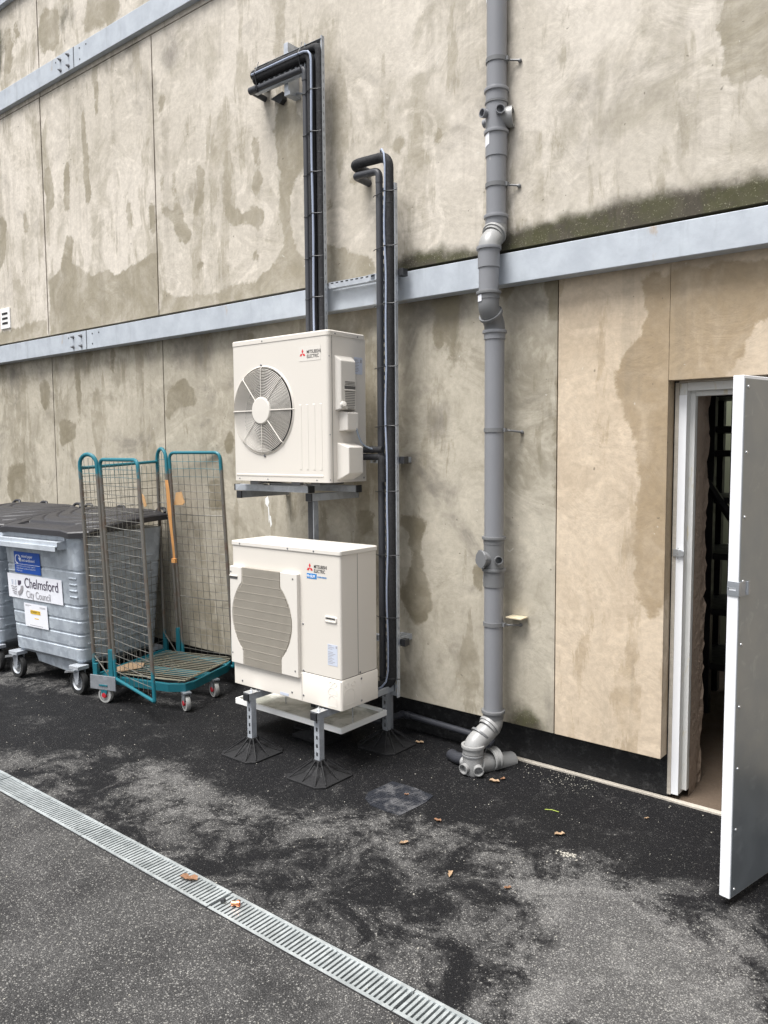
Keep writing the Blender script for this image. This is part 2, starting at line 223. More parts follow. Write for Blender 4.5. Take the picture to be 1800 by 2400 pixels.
MAT['grit'] = plain('pale_grit', (.40, .38, .33), .8, 0, .35, 60)
MAT['iron'] = None
MAT['red_logo'] = plain('red_print', (.62, .03, .035), .4, 0, .03)
MAT['ink'] = plain('black_print', (.05, .045, .045), .5)
MAT['ink_grey'] = plain('grey_print', (.32, .31, .33), .5)
MAT['ink_purple'] = plain('dark_print', (.07, .055, .09), .5)
MAT['blue'] = plain('blue_print', (.01, .085, .42), .4, 0, .08, 30)
MAT['blue2'] = plain('bright_blue_print', (.03, .22, .55), .4)
MAT['label'] = plain('label_film', (.55, .59, .68), .35, 0, .04, 30)
MAT['paper'] = plain('white_paper', (.82, .83, .88), .5, 0, .03, 20)
MAT['yellow'] = plain('yellow_print', (.75, .48, .03), .5)
MAT['grate'] = galv('grate_steel', (.52, .555, .56), (.36, .39, .395), .4, .45)

m = NT('asphalt'); co = m.coord()
brk = m.math('MULTIPLY', m.math('SUBTRACT', m.noise(24, 6, .75), .5), .9)
dk = m.math('ADD', m.attr('dark'), m.math('ADD', m.math('MULTIPLY', m.math('SUBTRACT', m.noise(4.6, 9, .7, .4), .5), 1.3), brk))
lt = m.math('ADD', m.attr('light'), m.math('ADD', m.math('MULTIPLY', m.math('SUBTRACT', m.noise(4.2, 9, .74, .3), .5), 2.0), brk))
mid = m.attr('mid')
dust = m.math('ADD', m.math('MULTIPLY', m.ramp(m.math('ADD', m.noise(3.6, 9, .74, .6), m.math('MULTIPLY', brk, .22)), .44, .62), .50), m.math('MULTIPLY', m.ramp(lt, .28, .80), .62))
dust = m.math('MULTIPLY', dust, m.math('MAXIMUM', m.ramp(dk, .26, .70, 1, .03), m.ramp(m.math('ADD', m.noise(5.0, 9, .74, .5), m.math('MULTIPLY', brk, .25)), .50, .68, .03, .45)))
left = m.math('MULTIPLY', mid, m.ramp(m.math('ADD', m.noise(3.0, 8, .7, .4), m.math('MULTIPLY', brk, .12)), .30, .66, .20, .46))
dust = m.math('ADD', m.math('MULTIPLY', dust, m.ramp(mid, 0, 1, 1, .18)), left)
v1 = m.vor(175, 'F1', 'Color'); cd = m.vor(175, 'F1', 'Distance'); cell = m.sep(v1, 0); cell2 = m.sep(v1, 1)
vb = m.vor(95, 'F1', 'Color'); cb = m.sep(vb, 0); cbd = m.vor(95, 'F1', 'Distance')
base = m.mix(dust, (.0068, .0068, .0078), (.19, .186, .18))
thr = m.math('SUBTRACT', 1.0, m.math('MULTIPLY', dust, .80))
stc = m.mix(m.math('POWER', cell2, 1.5), (.085, .083, .08), (.34, .33, .315))
stf = m.math('MULTIPLY', m.ramp(m.math('SUBTRACT', cell, thr), -.08, .06), m.ramp(cd, .50, .30, 0, .85))
col = m.mix(stf, base, stc)
bigs = m.math('MULTIPLY', m.ramp(m.math('SUBTRACT', cb, m.math('SUBTRACT', 1.0, m.math('MULTIPLY', dust, .36))), -.02, .02), m.ramp(cbd, .42, .30, 0, .9))
col = m.mix(m.math('MULTIPLY', bigs, .7), col, (.36, .355, .335))
col = m.mix(m.ramp(cd, .36, .60, 0, .5), col, (.006, .006, .007))
spk = m.math('MULTIPLY', m.ramp(cell2, .965, .975), .45)
col = m.mix(m.math('MULTIPLY', spk, m.ramp(dust, 0, .3, .25, 1)), col, (.36, .35, .32))
m.base(col); m.rough(m.ramp(dust, 0, .6, .72, .9)); m.b.inputs['Specular IOR Level'].default_value = .2
m.bump(m.math('ADD', m.math('MULTIPLY', cd, -1.0), m.math('MULTIPLY', m.noise(45, 5, .7), .9)), .004, .9); MAT['asphalt'] = m.m
m = NT('worn_iron_cover'); wv = m.vor(62, 'F1', 'Distance', None, .0)
m.base(m.mix(m.ramp(m.noise(9, 7, .7), .45, .65), (.016, .018, .024), (.10, .10, .105))); m.b.inputs['Specular IOR Level'].default_value = .25; m.rough(.7); m.bump(m.math('MULTIPLY', wv, -1), .006); MAT['iron'] = m.m

# ---------------------------------------------------------------- mesh helpers
class MB:
    def __init__(s): s.v = []; s.f = []; s.sm = []
    def add(s, vs, fs, smooth=False):
        b = len(s.v); s.v += [tuple(v) for v in vs]; s.f += [tuple(b+i for i in f) for f in fs]; s.sm += [smooth]*len(fs); return s
    def box(s, x0, x1, y0, y1, z0, z1, T=None):
        vs = [Vector(p) for p in ((x0, y0, z0), (x1, y0, z0), (x1, y1, z0), (x0, y1, z0), (x0, y0, z1), (x1, y0, z1), (x1, y1, z1), (x0, y1, z1))]
        if T is not None: vs = [T @ v for v in vs]
        return s.add(vs, [(0, 3, 2, 1), (4, 5, 6, 7), (0, 1, 5, 4), (1, 2, 6, 5), (2, 3, 7, 6), (3, 0, 4, 7)])
    def tube(s, pts, r, n=10, cap=True, rr=None):
        pts = [Vector(p) for p in pts]; m_ = len(pts); vs = []; prev = None
        for i, p in enumerate(pts):
            if i == 0: d = pts[1]-pts[0]
            elif i == m_-1: d = pts[-1]-pts[-2]
            else: d = (pts[i+1]-p).normalized()+(p-pts[i-1]).normalized()
            d.normalize()
            if prev is None:
                a = Vector((0, 0, 1)) if abs(d.z) < .9 else Vector((1, 0, 0)); u = d.cross(a).normalized()
            else:
                u = prev - d*prev.dot(d); u.normalize()
            prev = u; v = d.cross(u); q = rr[i] if rr else r
            for k in range(n):
                t = 2*math.pi*k/n; vs.append(p+u*(math.cos(t)*q)+v*(math.sin(t)*q))
        fs = [(i*n+k, i*n+(k+1) % n, (i+1)*n+(k+1) % n, (i+1)*n+k) for i in range(m_-1) for k in range(n)]
        s.add(vs, fs, True)
        if cap: s.add(vs[:n], [tuple(range(n-1, -1, -1))]); s.add(vs[-n:], [tuple(range(n))])
        return s
    def lathe(s, prof, T=None, n=28, smooth=True):
        vs = [Vector((r*math.cos(2*math.pi*k/n), r*math.sin(2*math.pi*k/n), z)) for r, z in prof for k in range(n)]
        if T is not None: vs = [T @ v for v in vs]
        fs = [(i*n+k, i*n+(k+1) % n, (i+1)*n+(k+1) % n, (i+1)*n+k) for i in range(len(prof)-1) for k in range(n)]
        return s.add(vs, fs, smooth)
    def prism(s, poly, a, b, T=None):
        n = len(poly); vs = [Vector((x, y, a)) for x, y in poly]+[Vector((x, y, b)) for x, y in poly]
        if T is not None: vs = [T @ v for v in vs]
        return s.add(vs, [tuple(range(n-1, -1, -1)), tuple(range(n, 2*n))]+[(i, (i+1) % n, n+(i+1) % n, n+i) for i in range(n)])
    def loft(s, rings, smooth=False, caps=True):
        n = len(rings[0]); vs = [Vector(p) for r in rings for p in r]
        fs = [(i*n+k, i*n+(k+1) % n, (i+1)*n+(k+1) % n, (i+1)*n+k) for i in range(len(rings)-1) for k in range(n)]
        s.add(vs, fs, smooth)
        if caps: s.add(rings[0], [tuple(range(n-1, -1, -1))]); s.add(rings[-1], [tuple(range(n))])
        return s
    def build(s, name, mat, parent=None, world=True, bev=0., ang=35, attrs=None, weld=False):
        me = bpy.data.meshes.new(name)
        off = Vector((0, 0, 0))
        if parent is not None and world:
            q = parent
            while q is not None: off += q.location; q = q.parent
        me.from_pydata([tuple(Vector(v)-off) for v in s.v], [], s.f)
        me.polygons.foreach_set('use_smooth', s.sm)
        me.update()
        bm = bmesh.new(); bm.from_mesh(me)
        if not attrs: bmesh.ops.remove_doubles(bm, verts=bm.verts, dist=1e-5)
        bmesh.ops.recalc_face_normals(bm, faces=bm.faces) if not attrs else None
        bm.to_mesh(me); bm.free()
        if any(s.sm): me.set_sharp_from_angle(angle=R(ang))
        if attrs:
            for k, a in attrs.items():
                at = me.attributes.new(k, 'FLOAT', 'POINT'); at.data.foreach_set('value', np.asarray(a, dtype=np.float32))
        me.materials.append(MAT[mat] if isinstance(mat, str) else mat)
        o = bpy.data.objects.new(name, me); C.objects.link(o)
        if parent is not None: o.parent = parent
        if bev:
            b = o.modifiers.new('bevel', 'BEVEL'); b.width = bev; b.segments = 2; b.limit_method = 'ANGLE'; b.angle_limit = R(40); b.harden_normals = False
        return o
def tag(o, label=None, cat=None, group=None, kind=None):
    if label: o['label'] = label
    if cat: o['category'] = cat
    if group: o['group'] = group
    if kind: o['kind'] = kind
    return o
def thing(name, label, cat, loc=(0, 0, 0), rz=0, group=None):
    o = bpy.data.objects.new(name, None); C.objects.link(o); o.empty_display_size = .1
    o.location = loc; o.rotation_euler = (0, 0, rz); return tag(o, label, cat, group)
def copy_tree(o, parent=None):
    c = o.copy(); C.objects.link(c); c.parent = parent
    for ch in [x for x in S.objects if x.parent == o]: copy_tree(ch, c)
    return c
def TR(loc=(0, 0, 0), rot=(0, 0, 0)): return Matrix.Translation(Vector(loc)) @ Euler(rot).to_matrix().to_4x4()
def zto(loc, d):     # matrix putting local +Z along d at loc
    return Matrix.Translation(Vector(loc)) @ Vector(d).normalized().to_track_quat('Z', 'Y').to_matrix().to_4x4()
def arc(c, r, a0, a1, n, ax1, ax2):
    c = Vector(c); ax1 = Vector(ax1); ax2 = Vector(ax2)
    return [c+ax1*(r*math.cos(a0+(a1-a0)*i/n))+ax2*(r*math.sin(a0+(a1-a0)*i/n)) for i in range(n+1)]
def bend(pts, r, n=6):
    # round the corners of a polyline
    P = [Vector(p) for p in pts]; out = [P[0]]
    for i in range(1, len(P)-1):
        a = (P[i-1]-P[i]); b = (P[i+1]-P[i]); q = min(r, a.length*.49, b.length*.49)
        p0 = P[i]+a.normalized()*q; p1 = P[i]+b.normalized()*q
        for k in range(n+1):
            t = k/n; out.append(p0*(1-t)**2+P[i]*2*t*(1-t)+p1*t*t)
    out.append(P[-1]); return out
def rrect(x0, x1, y0, y1, r, z, n=4):
    out = []
    for cx, cy, a in ((x1-r, y1-r, 0), (x0+r, y1-r, 90), (x0+r, y0+r, 180), (x1-r, y0+r, 270)):
        for k in range(n+1):
            t = R(a+90*k/n); out.append((cx+r*math.cos(t), cy+r*math.sin(t), z))
    return out
def text_mesh(body, size, name, mat, parent, T, xs=1., ext=.0004, bold=0.):
    cu = bpy.data.curves.new(name, 'FONT'); cu.body = body; cu.size = size; cu.extrude = ext; cu.offset = bold
    o = bpy.data.objects.new('tmp', cu); C.objects.link(o); bpy.context.view_layer.update()
    me = bpy.data.meshes.new_from_object(o.evaluated_get(bpy.context.evaluated_depsgraph_get()))
    bpy.data.objects.remove(o)
    me.transform(Matrix.Diagonal((xs, 1, 1, 1))); me.transform(T)
    me.name = name; me.materials.clear(); me.materials.append(MAT[mat])
    q = bpy.data.objects.new(name, me); C.objects.link(q); q.parent = parent; return q
def local(parent):
    off = Vector((0, 0, 0)); q = parent
    while q is not None: off += q.location; q = q.parent
    return off

# ---------------------------------------------------------------- stain fields
def inpoly(px, py, poly):
    ins = np.zeros(px.shape, bool); n = len(poly); j = n-1
    for i in range(n):
        xi, yi = poly[i]; xj, yj = poly[j]
        if yi != yj:
            c = ((yi > py) != (yj > py)) & (px < (xj-xi)*(py-yi)/(yj-yi)+xi); ins ^= c
        j = i
    return ins
def blur(a, k):
    for _ in range(2):
        for ax in (0, 1):
            p = np.pad(a, [(k, k) if i == ax else (0, 0) for i in range(2)], mode='edge')
            c = np.cumsum(p, axis=ax); z = np.zeros_like(np.take(c, [0], axis=ax)); c = np.concatenate([z, c], axis=ax)
            n = a.shape[ax]; a = (np.take(c, range(2*k+1, 2*k+1+n), axis=ax)-np.take(c, range(0, n), axis=ax))/(2*k+1)
    return a
def fields(X, Z, polys, kinds, ks):
    out = {}
    for k in kinds:
        a = np.zeros(X.shape)
        for kk, p in polys:
            if kk == k: a = np.maximum(a, inpoly(X, Z, p).astype(float))
        out[k] = blur(a, ks.get(k, 2)).ravel()
    return out
def panel(name, parent, x0, x1, z0, z1, yf, depth, mat, polys, step=.025, label=None):
    """a cladding panel: a fine front sheet that carries the stain fields, with real edges behind it"""
    nx = max(2, int((x1-x0)/step)); nz = max(2, int((z1-z0)/step))
    xs = np.linspace(x0, x1, nx+1); zs = np.linspace(z0, z1, nz+1); X, Z = np.meshgrid(xs, zs, indexing='ij')
    F = fields(X, Z, polys, ('wet', 'moss', 'grime_shade'), {'wet': 1, 'moss': 4, 'grime_shade': 4})
    vs = [(x, yf, z_) for x in xs for z_ in zs]; W = nz+1
    fs = [(i*W+j, (i+1)*W+j, (i+1)*W+j+1, i*W+j+1) for i in range(nx) for j in range(nz)]
    mb = MB(); mb.v = vs; mb.f = fs; mb.sm = [False]*len(fs)
    b = len(vs); rim = [i*W for i in range(nx+1)]+[nx*W+j for j in range(1, nz+1)]+[i*W+nz for i in range(nx-1, -1, -1)]+[j for j in range(nz-1, 0, -1)]
    for r_ in rim: x, y, z_ = vs[r_]; mb.v.append((x, yf+depth, z_))
    n = len(rim)
    for i in range(n): mb.f.append((rim[i], b+i, b+(i+1) % n, rim[(i+1) % n])); mb.sm.append(False)
    A = {k: np.concatenate([v, v[rim]]) for k, v in F.items()}
    o = mb.build(name, mat, parent, attrs=A)
    if label: o['label'] = label
    return o

# ================================================================ SETTING: ground
def axis(segs):
    out = []
    for a, b, st in segs:
        n = max(1, int(round((b-a)/st))); out += [a+(b-a)*i/n for i in range(n)]
    out.append(segs[-1][1]); return np.array(out)
DR0, DR1 = 2.012, 2.160          # the drainage channel's two edges
gx = axis([(-45, -14, 6), (-14, -9, .5), (-9, 1.2, .03), (1.2, 6, .5), (6, 40, 6)])
gy = axis([(-40, -2, 5), (-2, .4, .4), (.4, DR0, .03), (DR0, DR1, DR1-DR0), (DR1, 4.27, .03)])
X, Y = np.meshgrid(gx, gy, indexing='ij')
F = {}
for k, ks in (('dark', 4), ('light', 6), ('mid', 2)):
    a = np.zeros(X.shape)
    for kk, p in STAINS['g']:
        if kk == k: a = np.maximum(a, inpoly(X, Y, p).astype(float)*(.42 if k == 'dark' and max(q[1] for q in p) < 3.6 else 1))
    if k == 'mid': a = np.maximum(a, (Y < DR0+.05).astype(float))
    if k == 'dark': a = np.maximum(a, (Y > 3.75).astype(float)*.8)
    F[k] = blur(a, ks).ravel() if k != 'mid' else a.ravel()
W = len(gy); mb = MB(); mb.v = [(x, y, 0) for x in gx for y in gy]
jd = int(np.argmin(abs(gy-DR0)))
for i in range(len(gx)-1):
    for j in range(W-1):
        if j == jd and -14.1 < gx[i] < 5.9: continue
        mb.f.append((i*W+j, (i+1)*W+j, (i+1)*W+j+1, i*W+j+1)); mb.sm.append(False)
tag(mb.build('ground', 'asphalt', attrs=F), kind='structure')
kb = MB(); kz = .012
pts0 = [(-2.5, 4.232), (-2.3, 4.228), (-2.0, 4.236), (-1.8, 4.230), (-1.55, 4.235), (-1.3, 4.226), (-.9, 4.232), (-.5, 4.228), (3, 4.23)]
for (xa, ya), (xb, yb) in zip(pts0[:-1], pts0[1:]):
    b = len(kb.v); kb.v += [(xa, ya, -.05), (xb, yb, -.05), (xb, yb, kz), (xa, ya, kz), (xa, 4.262, kz), (xb, 4.262, kz), (xa, 4.262, -.05), (xb, 4.262, -.05)]
    kb.f += [(b, b+1, b+2, b+3), (b+3, b+2, b+5, b+4), (b+4, b+5, b+7, b+6)]; kb.sm += [False]*3
tag(kb.build('pavement_edge', 'kerb', bev=.003), kind='structure')
tag(MB().box(-6, 3, 4.34, 10, -.05, .006).box(-1.475, -.62, 4.262, 4.34, -.05, .006).build('floor', 'concrete'), kind='structure')

# ================================================================ THE BUILDING
B = thing('building', 'tall rendered building wall of stained beige panels with a black base and an open door', 'building')
U, L = 4.12, 4.17
P_ = STAINS
def drip_shade_streaks(x0, x1, ztop, n, kind, seed, lmin=.08, lmax=.55, wmax=.05):
    """dirt run-off and painted shade below the beams: narrow ragged tongues"""
    q = random.Random(seed); out = []
    for _ in range(n):
        x = q.uniform(x0, x1); w_ = q.uniform(.012, wmax); l_ = lmin+(lmax-lmin)*q.random()**2.2
        out.append((kind, [(x-w_, ztop), (x-w_*.6, ztop-l_*.5), (x-w_*.15, ztop-l_), (x+w_*.2, ztop-l_*.95), (x+w_*.7, ztop-l_*.45), (x+w_, ztop)]))
    return out
P_['lo'] += drip_shade_streaks(-10, -2.1, 2.88, 150, 'grime_shade', 1)+drip_shade_streaks(-10, -2.1, 2.88, 16, 'wet', 2, .1, .8, .07)  # streaks crowd together and paint shade under the beam along with the dirt
P_['wd'] += drip_shade_streaks(-2.1, 1, 2.88, 45, 'grime_shade', 3, .05, .3)
P_['up'] += drip_shade_streaks(-10, 2, 5.41, 110, 'grime_shade', 4, .05, .5)+drip_shade_streaks(-10, 2, 5.41, 12, 'wet', 5, .1, .9, .07)
panel('wall_panel', B, -12, -7.625, 5.36, 7.2, U, .12, 'wall', P_['top'], .04)
panel('wall_panel', B, -7.607, 3, 5.36, 7.2, U, .12, 'wall', P_['top'], .04)
panel('wall_panel', B, -12, -7.64, 3.077, 5.35, U, .12, 'wall', P_['up'], .03)
panel('wall_panel', B, -7.62, -5.807, 3.077, 5.35, U, .12, 'wall', P_['up'])
panel('wall_panel', B, -5.792, 3, 3.077, 5.35, U, .12, 'wall', P_['up'])
panel('wall_panel', B, -12, -7.69, .25, 3.0, L, .095, 'wall_low', P_['lo'], .03)
panel('wall_panel', B, -7.675, -5.838, .25, 3.0, L, .095, 'wall_low', P_['lo'])
panel('wall_panel', B, -5.825, -2.117, .25, 3.0, L, .095, 'wall_low', P_['lo'])
panel('wall_panel', B, -2.110, -1.483, .25, 3.0, L, .095, 'wall_warm', P_['wd'], label='warm ochre render panel beside the doorway')
panel('wall_panel', B, -1.4805, 3, 2.275, 3.0, L, .095, 'wall_warm', P_['wd'], label='warm ochre render panel above the doorway')
panel('wall_panel', B, -.60, 3, .25, 2.275, L, .095, 'wall_warm', P_['wd'], .05)
# structural core behind the cladding, open at the doorway
mb = MB()
mb.box(-14, -1.475, 4.268, 4.34, 0, 7.2); mb.box(-.62, 3.2, 4.268, 4.34, 0, 7.2); mb.box(-1.475, -.62, 4.268, 4.34, 2.28, 7.2)
mb.build('plinth', 'plinth', B)
mb = MB()
mb.box(-14, -6, 4.34, 10, 0, 7.2); mb.box(-14, 3.2, 4.34, 6.9, 3.1, 3.4)  # ceiling stops short: unseen gap added to light the back wall
mb.box(2.0, 3.2, 4.34, 10, 0, 3.1); mb.build('inner_wall', 'brickwork', B)
mb = MB(); mb.box(-6, -1.5, 7.6, 7.8, 0, 3.1); mb.box(-1.5, 2, 9.8, 10, 0, 3.1); mb.build('back_wall', 'pale_wall', B)  # wall added in place of the window, its light put into the colour
# rough blockwork return just inside the door
mb = MB(); rnd = random.Random(3)
ys = [4.345+.02*i for i in range(14)]; zs_ = [i*.045 for i in range(56)]
vs = []
for yy in ys:
    for zz in zs_:
        d = 0
        if yy > 4.47: d = (rnd.random()-.45)*.020
        if abs((zz % .225)-.0) < .03: d -= .003
        vs.append((-1.386+d-(.02 if yy > 4.47 else 0), yy+(rnd.random()-.5)*.008, zz))
W = len(zs_)
mb.add(vs, [(i*W+j, (i+1)*W+j, (i+1)*W+j+1, i*W+j+1) for i in range(len(ys)-1) for j in range(W-1)])
e = len(ys)-1
vs2 = [vs[e*W+j] for j in range(W)]+[(-1.9, 4.62+(rnd.random()-.5)*.01, z) for z in zs_]
mb.add(vs2, [(j, W+j, W+j+1, j+1) for j in range(W-1)])
mb.build('block_wall', 'brickwork', B)
# door frame
mb = MB()
mb.box(-1.454, -1.415, 4.262, 4.355, .035, 2.262); mb.box(-1.415, -1.388, 4.312, 4.352, .05, 2.222)
mb.box(-1.4148, -.62, 4.264, 4.353, 2.222, 2.264); mb.box(-1.3878, -.62, 4.314, 4.350, 2.196, 2.2218)
fr = mb.build('door_frame', 'frame', B, bev=.002)
mb = MB().box(-1.4545, -1.4155, 4.259, 4.2618, .035, 2.20); mb.build('frame_facing', 'white', fr)
mb = MB(); mb.box(-1.468, -1.418, 4.248, 4.2585, 1.345, 1.385); mb.box(-1.425, -1.407, 4.24, 4.262, 1.35, 1.38)
mb.tube([(-1.44, 4.25, 1.335), (-1.44, 4.25, 1.395)], .004, 8); mb.build('strike_plate', 'zinc', fr, bev=.001)
mb = MB().box(-1.474, -1.4548, 4.255, 4.30, .03, 2.266); mb.box(-1.4546, -.62, 4.256, 4.30, 2.2645, 2.2735); mb.build('mortar_bed', 'kerb', fr)
# open door leaf
dx, dy = .2147, .9767; LEN = .96; LT = Matrix(((dx, -dy, 0, -.898), (dy, dx, 0, 3.374), (0, 0, 1, 0), (0, 0, 0, 1)))
# leaf space: +x along the leaf from its free edge, +y towards the white back, y=0 is the metal side
mb = MB().box(0, LEN, .0015, .047, .04, 2.213, LT); leaf = mb.build('door', 'white', B, bev=.003)
leaf['label'] = 'white door leaf standing open, lined with sheet metal'
MB().box(.006, LEN-.01, -.0012, .0012, .046, 2.200, LT).build('metal_sheet', 'sheet', leaf)
mb = MB()
for i in range(9):
    for xx in (.032, LEN-.06):
        z = 2.168-.262*i; MB().lathe([(.0001, .0045), (.004, .004), (.0065, .0018), (.007, 0)], LT @ TR((xx, -.0012, max(z, .075)), (R(90), 0, 0)), 12).build('rivet', 'zinc', leaf)
for xx in (.30, .62): 
    MB().lathe([(.0001, .0045), (.004, .004), (.0065, .0018), (.007, 0)], LT @ TR((xx, -.0012, 2.168), (R(90), 0, 0)), 12).build('rivet', 'zinc', leaf)
mb = MB(); hz = 1.352
# slotted hasp arm over the leaf edge and knuckle on the metal face
T = LT @ TR((0, 0, hz))
mb.box(-.0045, -.0010, -.002, .045, .005, .030, T); mb.box(-.0045, -.0010, -.002, .045, -.030, -.0075, T)
mb.box(-.0045, -.0010, .0405, .045, -.0075, .005, T); mb.box(-.0045, -.0010, -.002, .0085, -.0075, .005, T)
mb.box(-.0045, .058, -.0050, -.0014, -.030, .030, T)
mb.tube([T @ Vector((.060, -.006, -.028)), T @ Vector((.060, -.006, .028))], .006, 10)
mb.box(.062, .088, -.0045, -.0014, -.027, .027, T)
mb.build('hasp', 'galv_dk', leaf, bev=.0008)
mb = MB()
for hzz in (.35, 1.9): MB().tube([LT @ Vector((LEN+.004, .047, hzz-.05)), LT @ Vector((LEN+.004, .047, hzz+.05))], .009, 10).build('hinge', 'zinc', leaf)

# small louvred vent on the upper wall, far left
V = thing('vent_grille', 'small white wall vent with three black slots at the left end of the wall', 'vent', (-8.50, U, 3.335))
mb = MB(); mb.box(-8.60, -8.395, U-.012, U, 3.229, 3.441); mb.build('face_plate', 'white_plastic', V, bev=.003)
mb = MB()
for z in (3.385, 3.335, 3.285): mb.box(-8.56, -8.44, U-.0145, U-.0118, z-.011, z+.011)
mb.build('slot', 'core', V)

# steel beams across the wall
def beam(label, z0, z1, x0, x1, yf=4.07, splice=None):
    b = thing('steel_beam', label, 'beam', (x0, 4.1, z0), group='galvanised steel beams across the wall')
    mb = MB(); mb.box(x0, x1, yf, yf+.012, z0, z1); mb.box(x0, x1, yf+.012, yf+.098, z0, z0+.012); mb.box(x0, x1, yf+.012, 4.118, z1-.012, z1-.0005)
    mb.build('web', 'beam', b, bev=.003)
    if splice:
        sx = splice; h = z1-z0
        mb = MB(); mb.box(sx-.003, sx+.003, yf-.002, yf+.002, z0, z1); mb.build('joint_line', 'core', b)
        mb = MB(); mb.box(sx-.30, sx-.0045, yf-.0025, yf+.0005, z0+.001, z1-.001); mb.build('splice_plate', 'beam', b)
        for bx in (sx-.225, sx-.085):
            for bz in (z0+h*.22, z0+h*.75):
                m2 = MB(); m2.lathe([(.0001, .017), (.0115, .017), (.0115, .003), (.018, .003), (.018, 0)], zto((bx, yf-.0025, bz), (0, -1, 0)), 6, False)
                m2.lathe([(.0001, .03), (.006, .03), (.006, .016)], zto((bx, yf-.0025, bz), (0, -1, 0)), 10); m2.build('bolt', 'bolt', b)
        m2 = MB()
        for bx, bz in ((sx-.31, z0+h*.75), (sx+.10, z0+h*.78), (sx+.10, z0+h*.25), (sx+.21, z0+h*.78)):
            m2.lathe([(.0001, .001), (.008, .001), (.008, 0)], zto((bx, yf-.001, bz), (0, -1, 0)), 10)
        m2.build('bolt_hole', 'core', b)
    return b
beam('long galvanised steel beam at mid height, just above the upper fan unit', 2.872, 3.046, -13, 3.2, splice=-6.86)
beam('galvanised steel beam crossing the top left corner of the photo with bolts', 5.40, 5.582, -13, 3.2, splice=-6.905)
beam('highest steel beam, only its lower edge showing at the very top left', 6.395, 6.58, -13, -6)

# dark racking inside the doorway
Rk = thing('storage_rack', 'dark metal racking in the unlit room behind the doorway', 'rack', (-1.7, 5.9, 0))
mb = MB()
for x in (-2.35, -1.88, -1.765, -.9, .2):
    for y in (5.85, 6.45):
        mb.box(x-.03, x+.03, y-.03, y+.03, .006, 2.9)
mb.build('upright', 'dark_rack', Rk)
for z in (2.30, 2.05, 1.88, 1.55, 1.15, .75, .35):
    MB().box(-2.38, .23, 5.84, 6.48, z-.022, z+.022).build('shelf', 'dark_rack', Rk)
MB().tube([(-1.95, 5.80, 1.95), (-1.45, 5.80, 1.2)], .03, 6).build('brace', 'dark_rack', Rk)

# ================================================================ GROUND ITEMS
ch = thing('drainage_channel', 'long galvanised slotted drain grating set in the tarmac', 'drain', (-7, 2.086, 0))
mb = MB(); mb.box(-14, 6, DR0-.0, DR0+.006, -.12, .003); mb.box(-14, 6, DR1-.006, DR1, -.12, .003); mb.box(-14, 6, DR0+.006, DR1-.006, -.12, -.11)
mb.build('trough', 'core', ch)
rg = random.Random(5)
def grate(x0, x1):
    mb = MB(); a, b = DR0+.004, DR1-.004; dz = rg.uniform(-.0015, .0015)
    mb.box(x0, x1, a, a+.015, -.02, .0045+dz); mb.box(x0, x1, b-.015, b, -.02, .0045+dz)
    n = 44
    for i in range(n):
        x = x0+i*(x1-x0)/n; mb.box(x+.0045, x+.0172, a+.0152, b-.0152, -.018, .0025+dz)
    return mb.build('grate', 'grate', ch, bev=0)
x = -8.62
while x < 1: grate(x, x+.994); x += 1.0
ac = thing('access_cover', 'worn square metal inspection cover flush in the tarmac, rounded on one side', 'drain cover', (-2.645, 3.345, 0))
cp = [(-2.80, 3.50), (-2.815, 3.30), (-2.78, 3.23), (-2.70, 3.185), (-2.60, 3.18), (-2.50, 3.19), (-2.485, 3.40), (-2.50, 3.49), (-2.64, 3.51)]
mb = MB().prism(cp, -.01, .004)
for i in range(15):
    for j in range(15):
        x, y = -2.79+i*.0205, 3.195+j*.0212
        if inpoly(np.array([x]), np.array([y]), cp)[0] and rg.random() > .12: mb.box(x-.006, x+.006, y-.003, y+.003, .004, .0062)
mb.build('cover_plate', 'iron', ac)
# leaves: each one a small curled sheet
def leaf_thing(x, y, sz, mat, label, rz, z=.004, curl=.45):
    sz *= .68
    rl = random.Random(int(x*1000)); n = 14; pts = []
    for k in range(n):
        t = 2*math.pi*k/n; r_ = sz*(.5+.28*rl.random()+.22*math.cos(2*t)); pts.append((r_*math.cos(t), r_*.75*math.sin(t)))
    mb = MB(); vs = [(0, 0, .003)]+[(px*.55, py*.55, .002) for px, py in pts]+[(px, py, .003+curl*sz*abs(math.sin(k*.9))*.6) for k, (px, py) in enumerate(pts)]
    T = TR((x, y, z), (0, 0, rz)); vs = [T @ Vector(v) for v in vs]
    fs = [(0, 1+k, 1+(k+1) % n) for k in range(n)]+[(1+k, 1+n+k, 1+n+(k+1) % n, 1+(k+1) % n) for k in range(n)]
    mb.add(vs, fs); o = mb.build('fallen_leaf', mat); o.location = (0, 0, 0)
    return tag(o, label, 'leaf', 'fallen leaves on the tarmac')
leaf_thing(-2.33, 3.86, .055, 'leaf2', 'largest brown leaf, lying against the foot of the drainpipe', .3)
leaf_thing(-2.31, 3.92, .034, 'leaf', 'small curled leaf right beside the drainpipe foot', 1.3)
leaf_thing(-1.743, 3.516, .045, 'leaf2', 'lone pale leaf on the dark tarmac below the black wall base', .8)
leaf_thing(-1.961, 2.866, .045, 'leaf2', 'pale leaf at the left tip of the light tarmac patch', 2.0)
leaf_thing(-2.30, 2.965, .042, 'leaf2', 'pale leaf lying a little left of the light tarmac patch', 1.0)
leaf_thing(-2.31, 3.259, .038, 'leaf', 'reddish leaf just right of the square inspection cover', .2)
leaf_thing(-2.62, 3.40, .024, 'leaf', 'orange leaf scrap lying on the inspection cover', .6, .007)
leaf_thing(-2.858, 2.10, .075, 'leaf', 'long brown leaf lying across the drain grating', .35, .008)
leaf_thing(-3.04, 4.08, .05, 'leaf2', 'pale leaf under the black waste pipe at the wall base', .5)
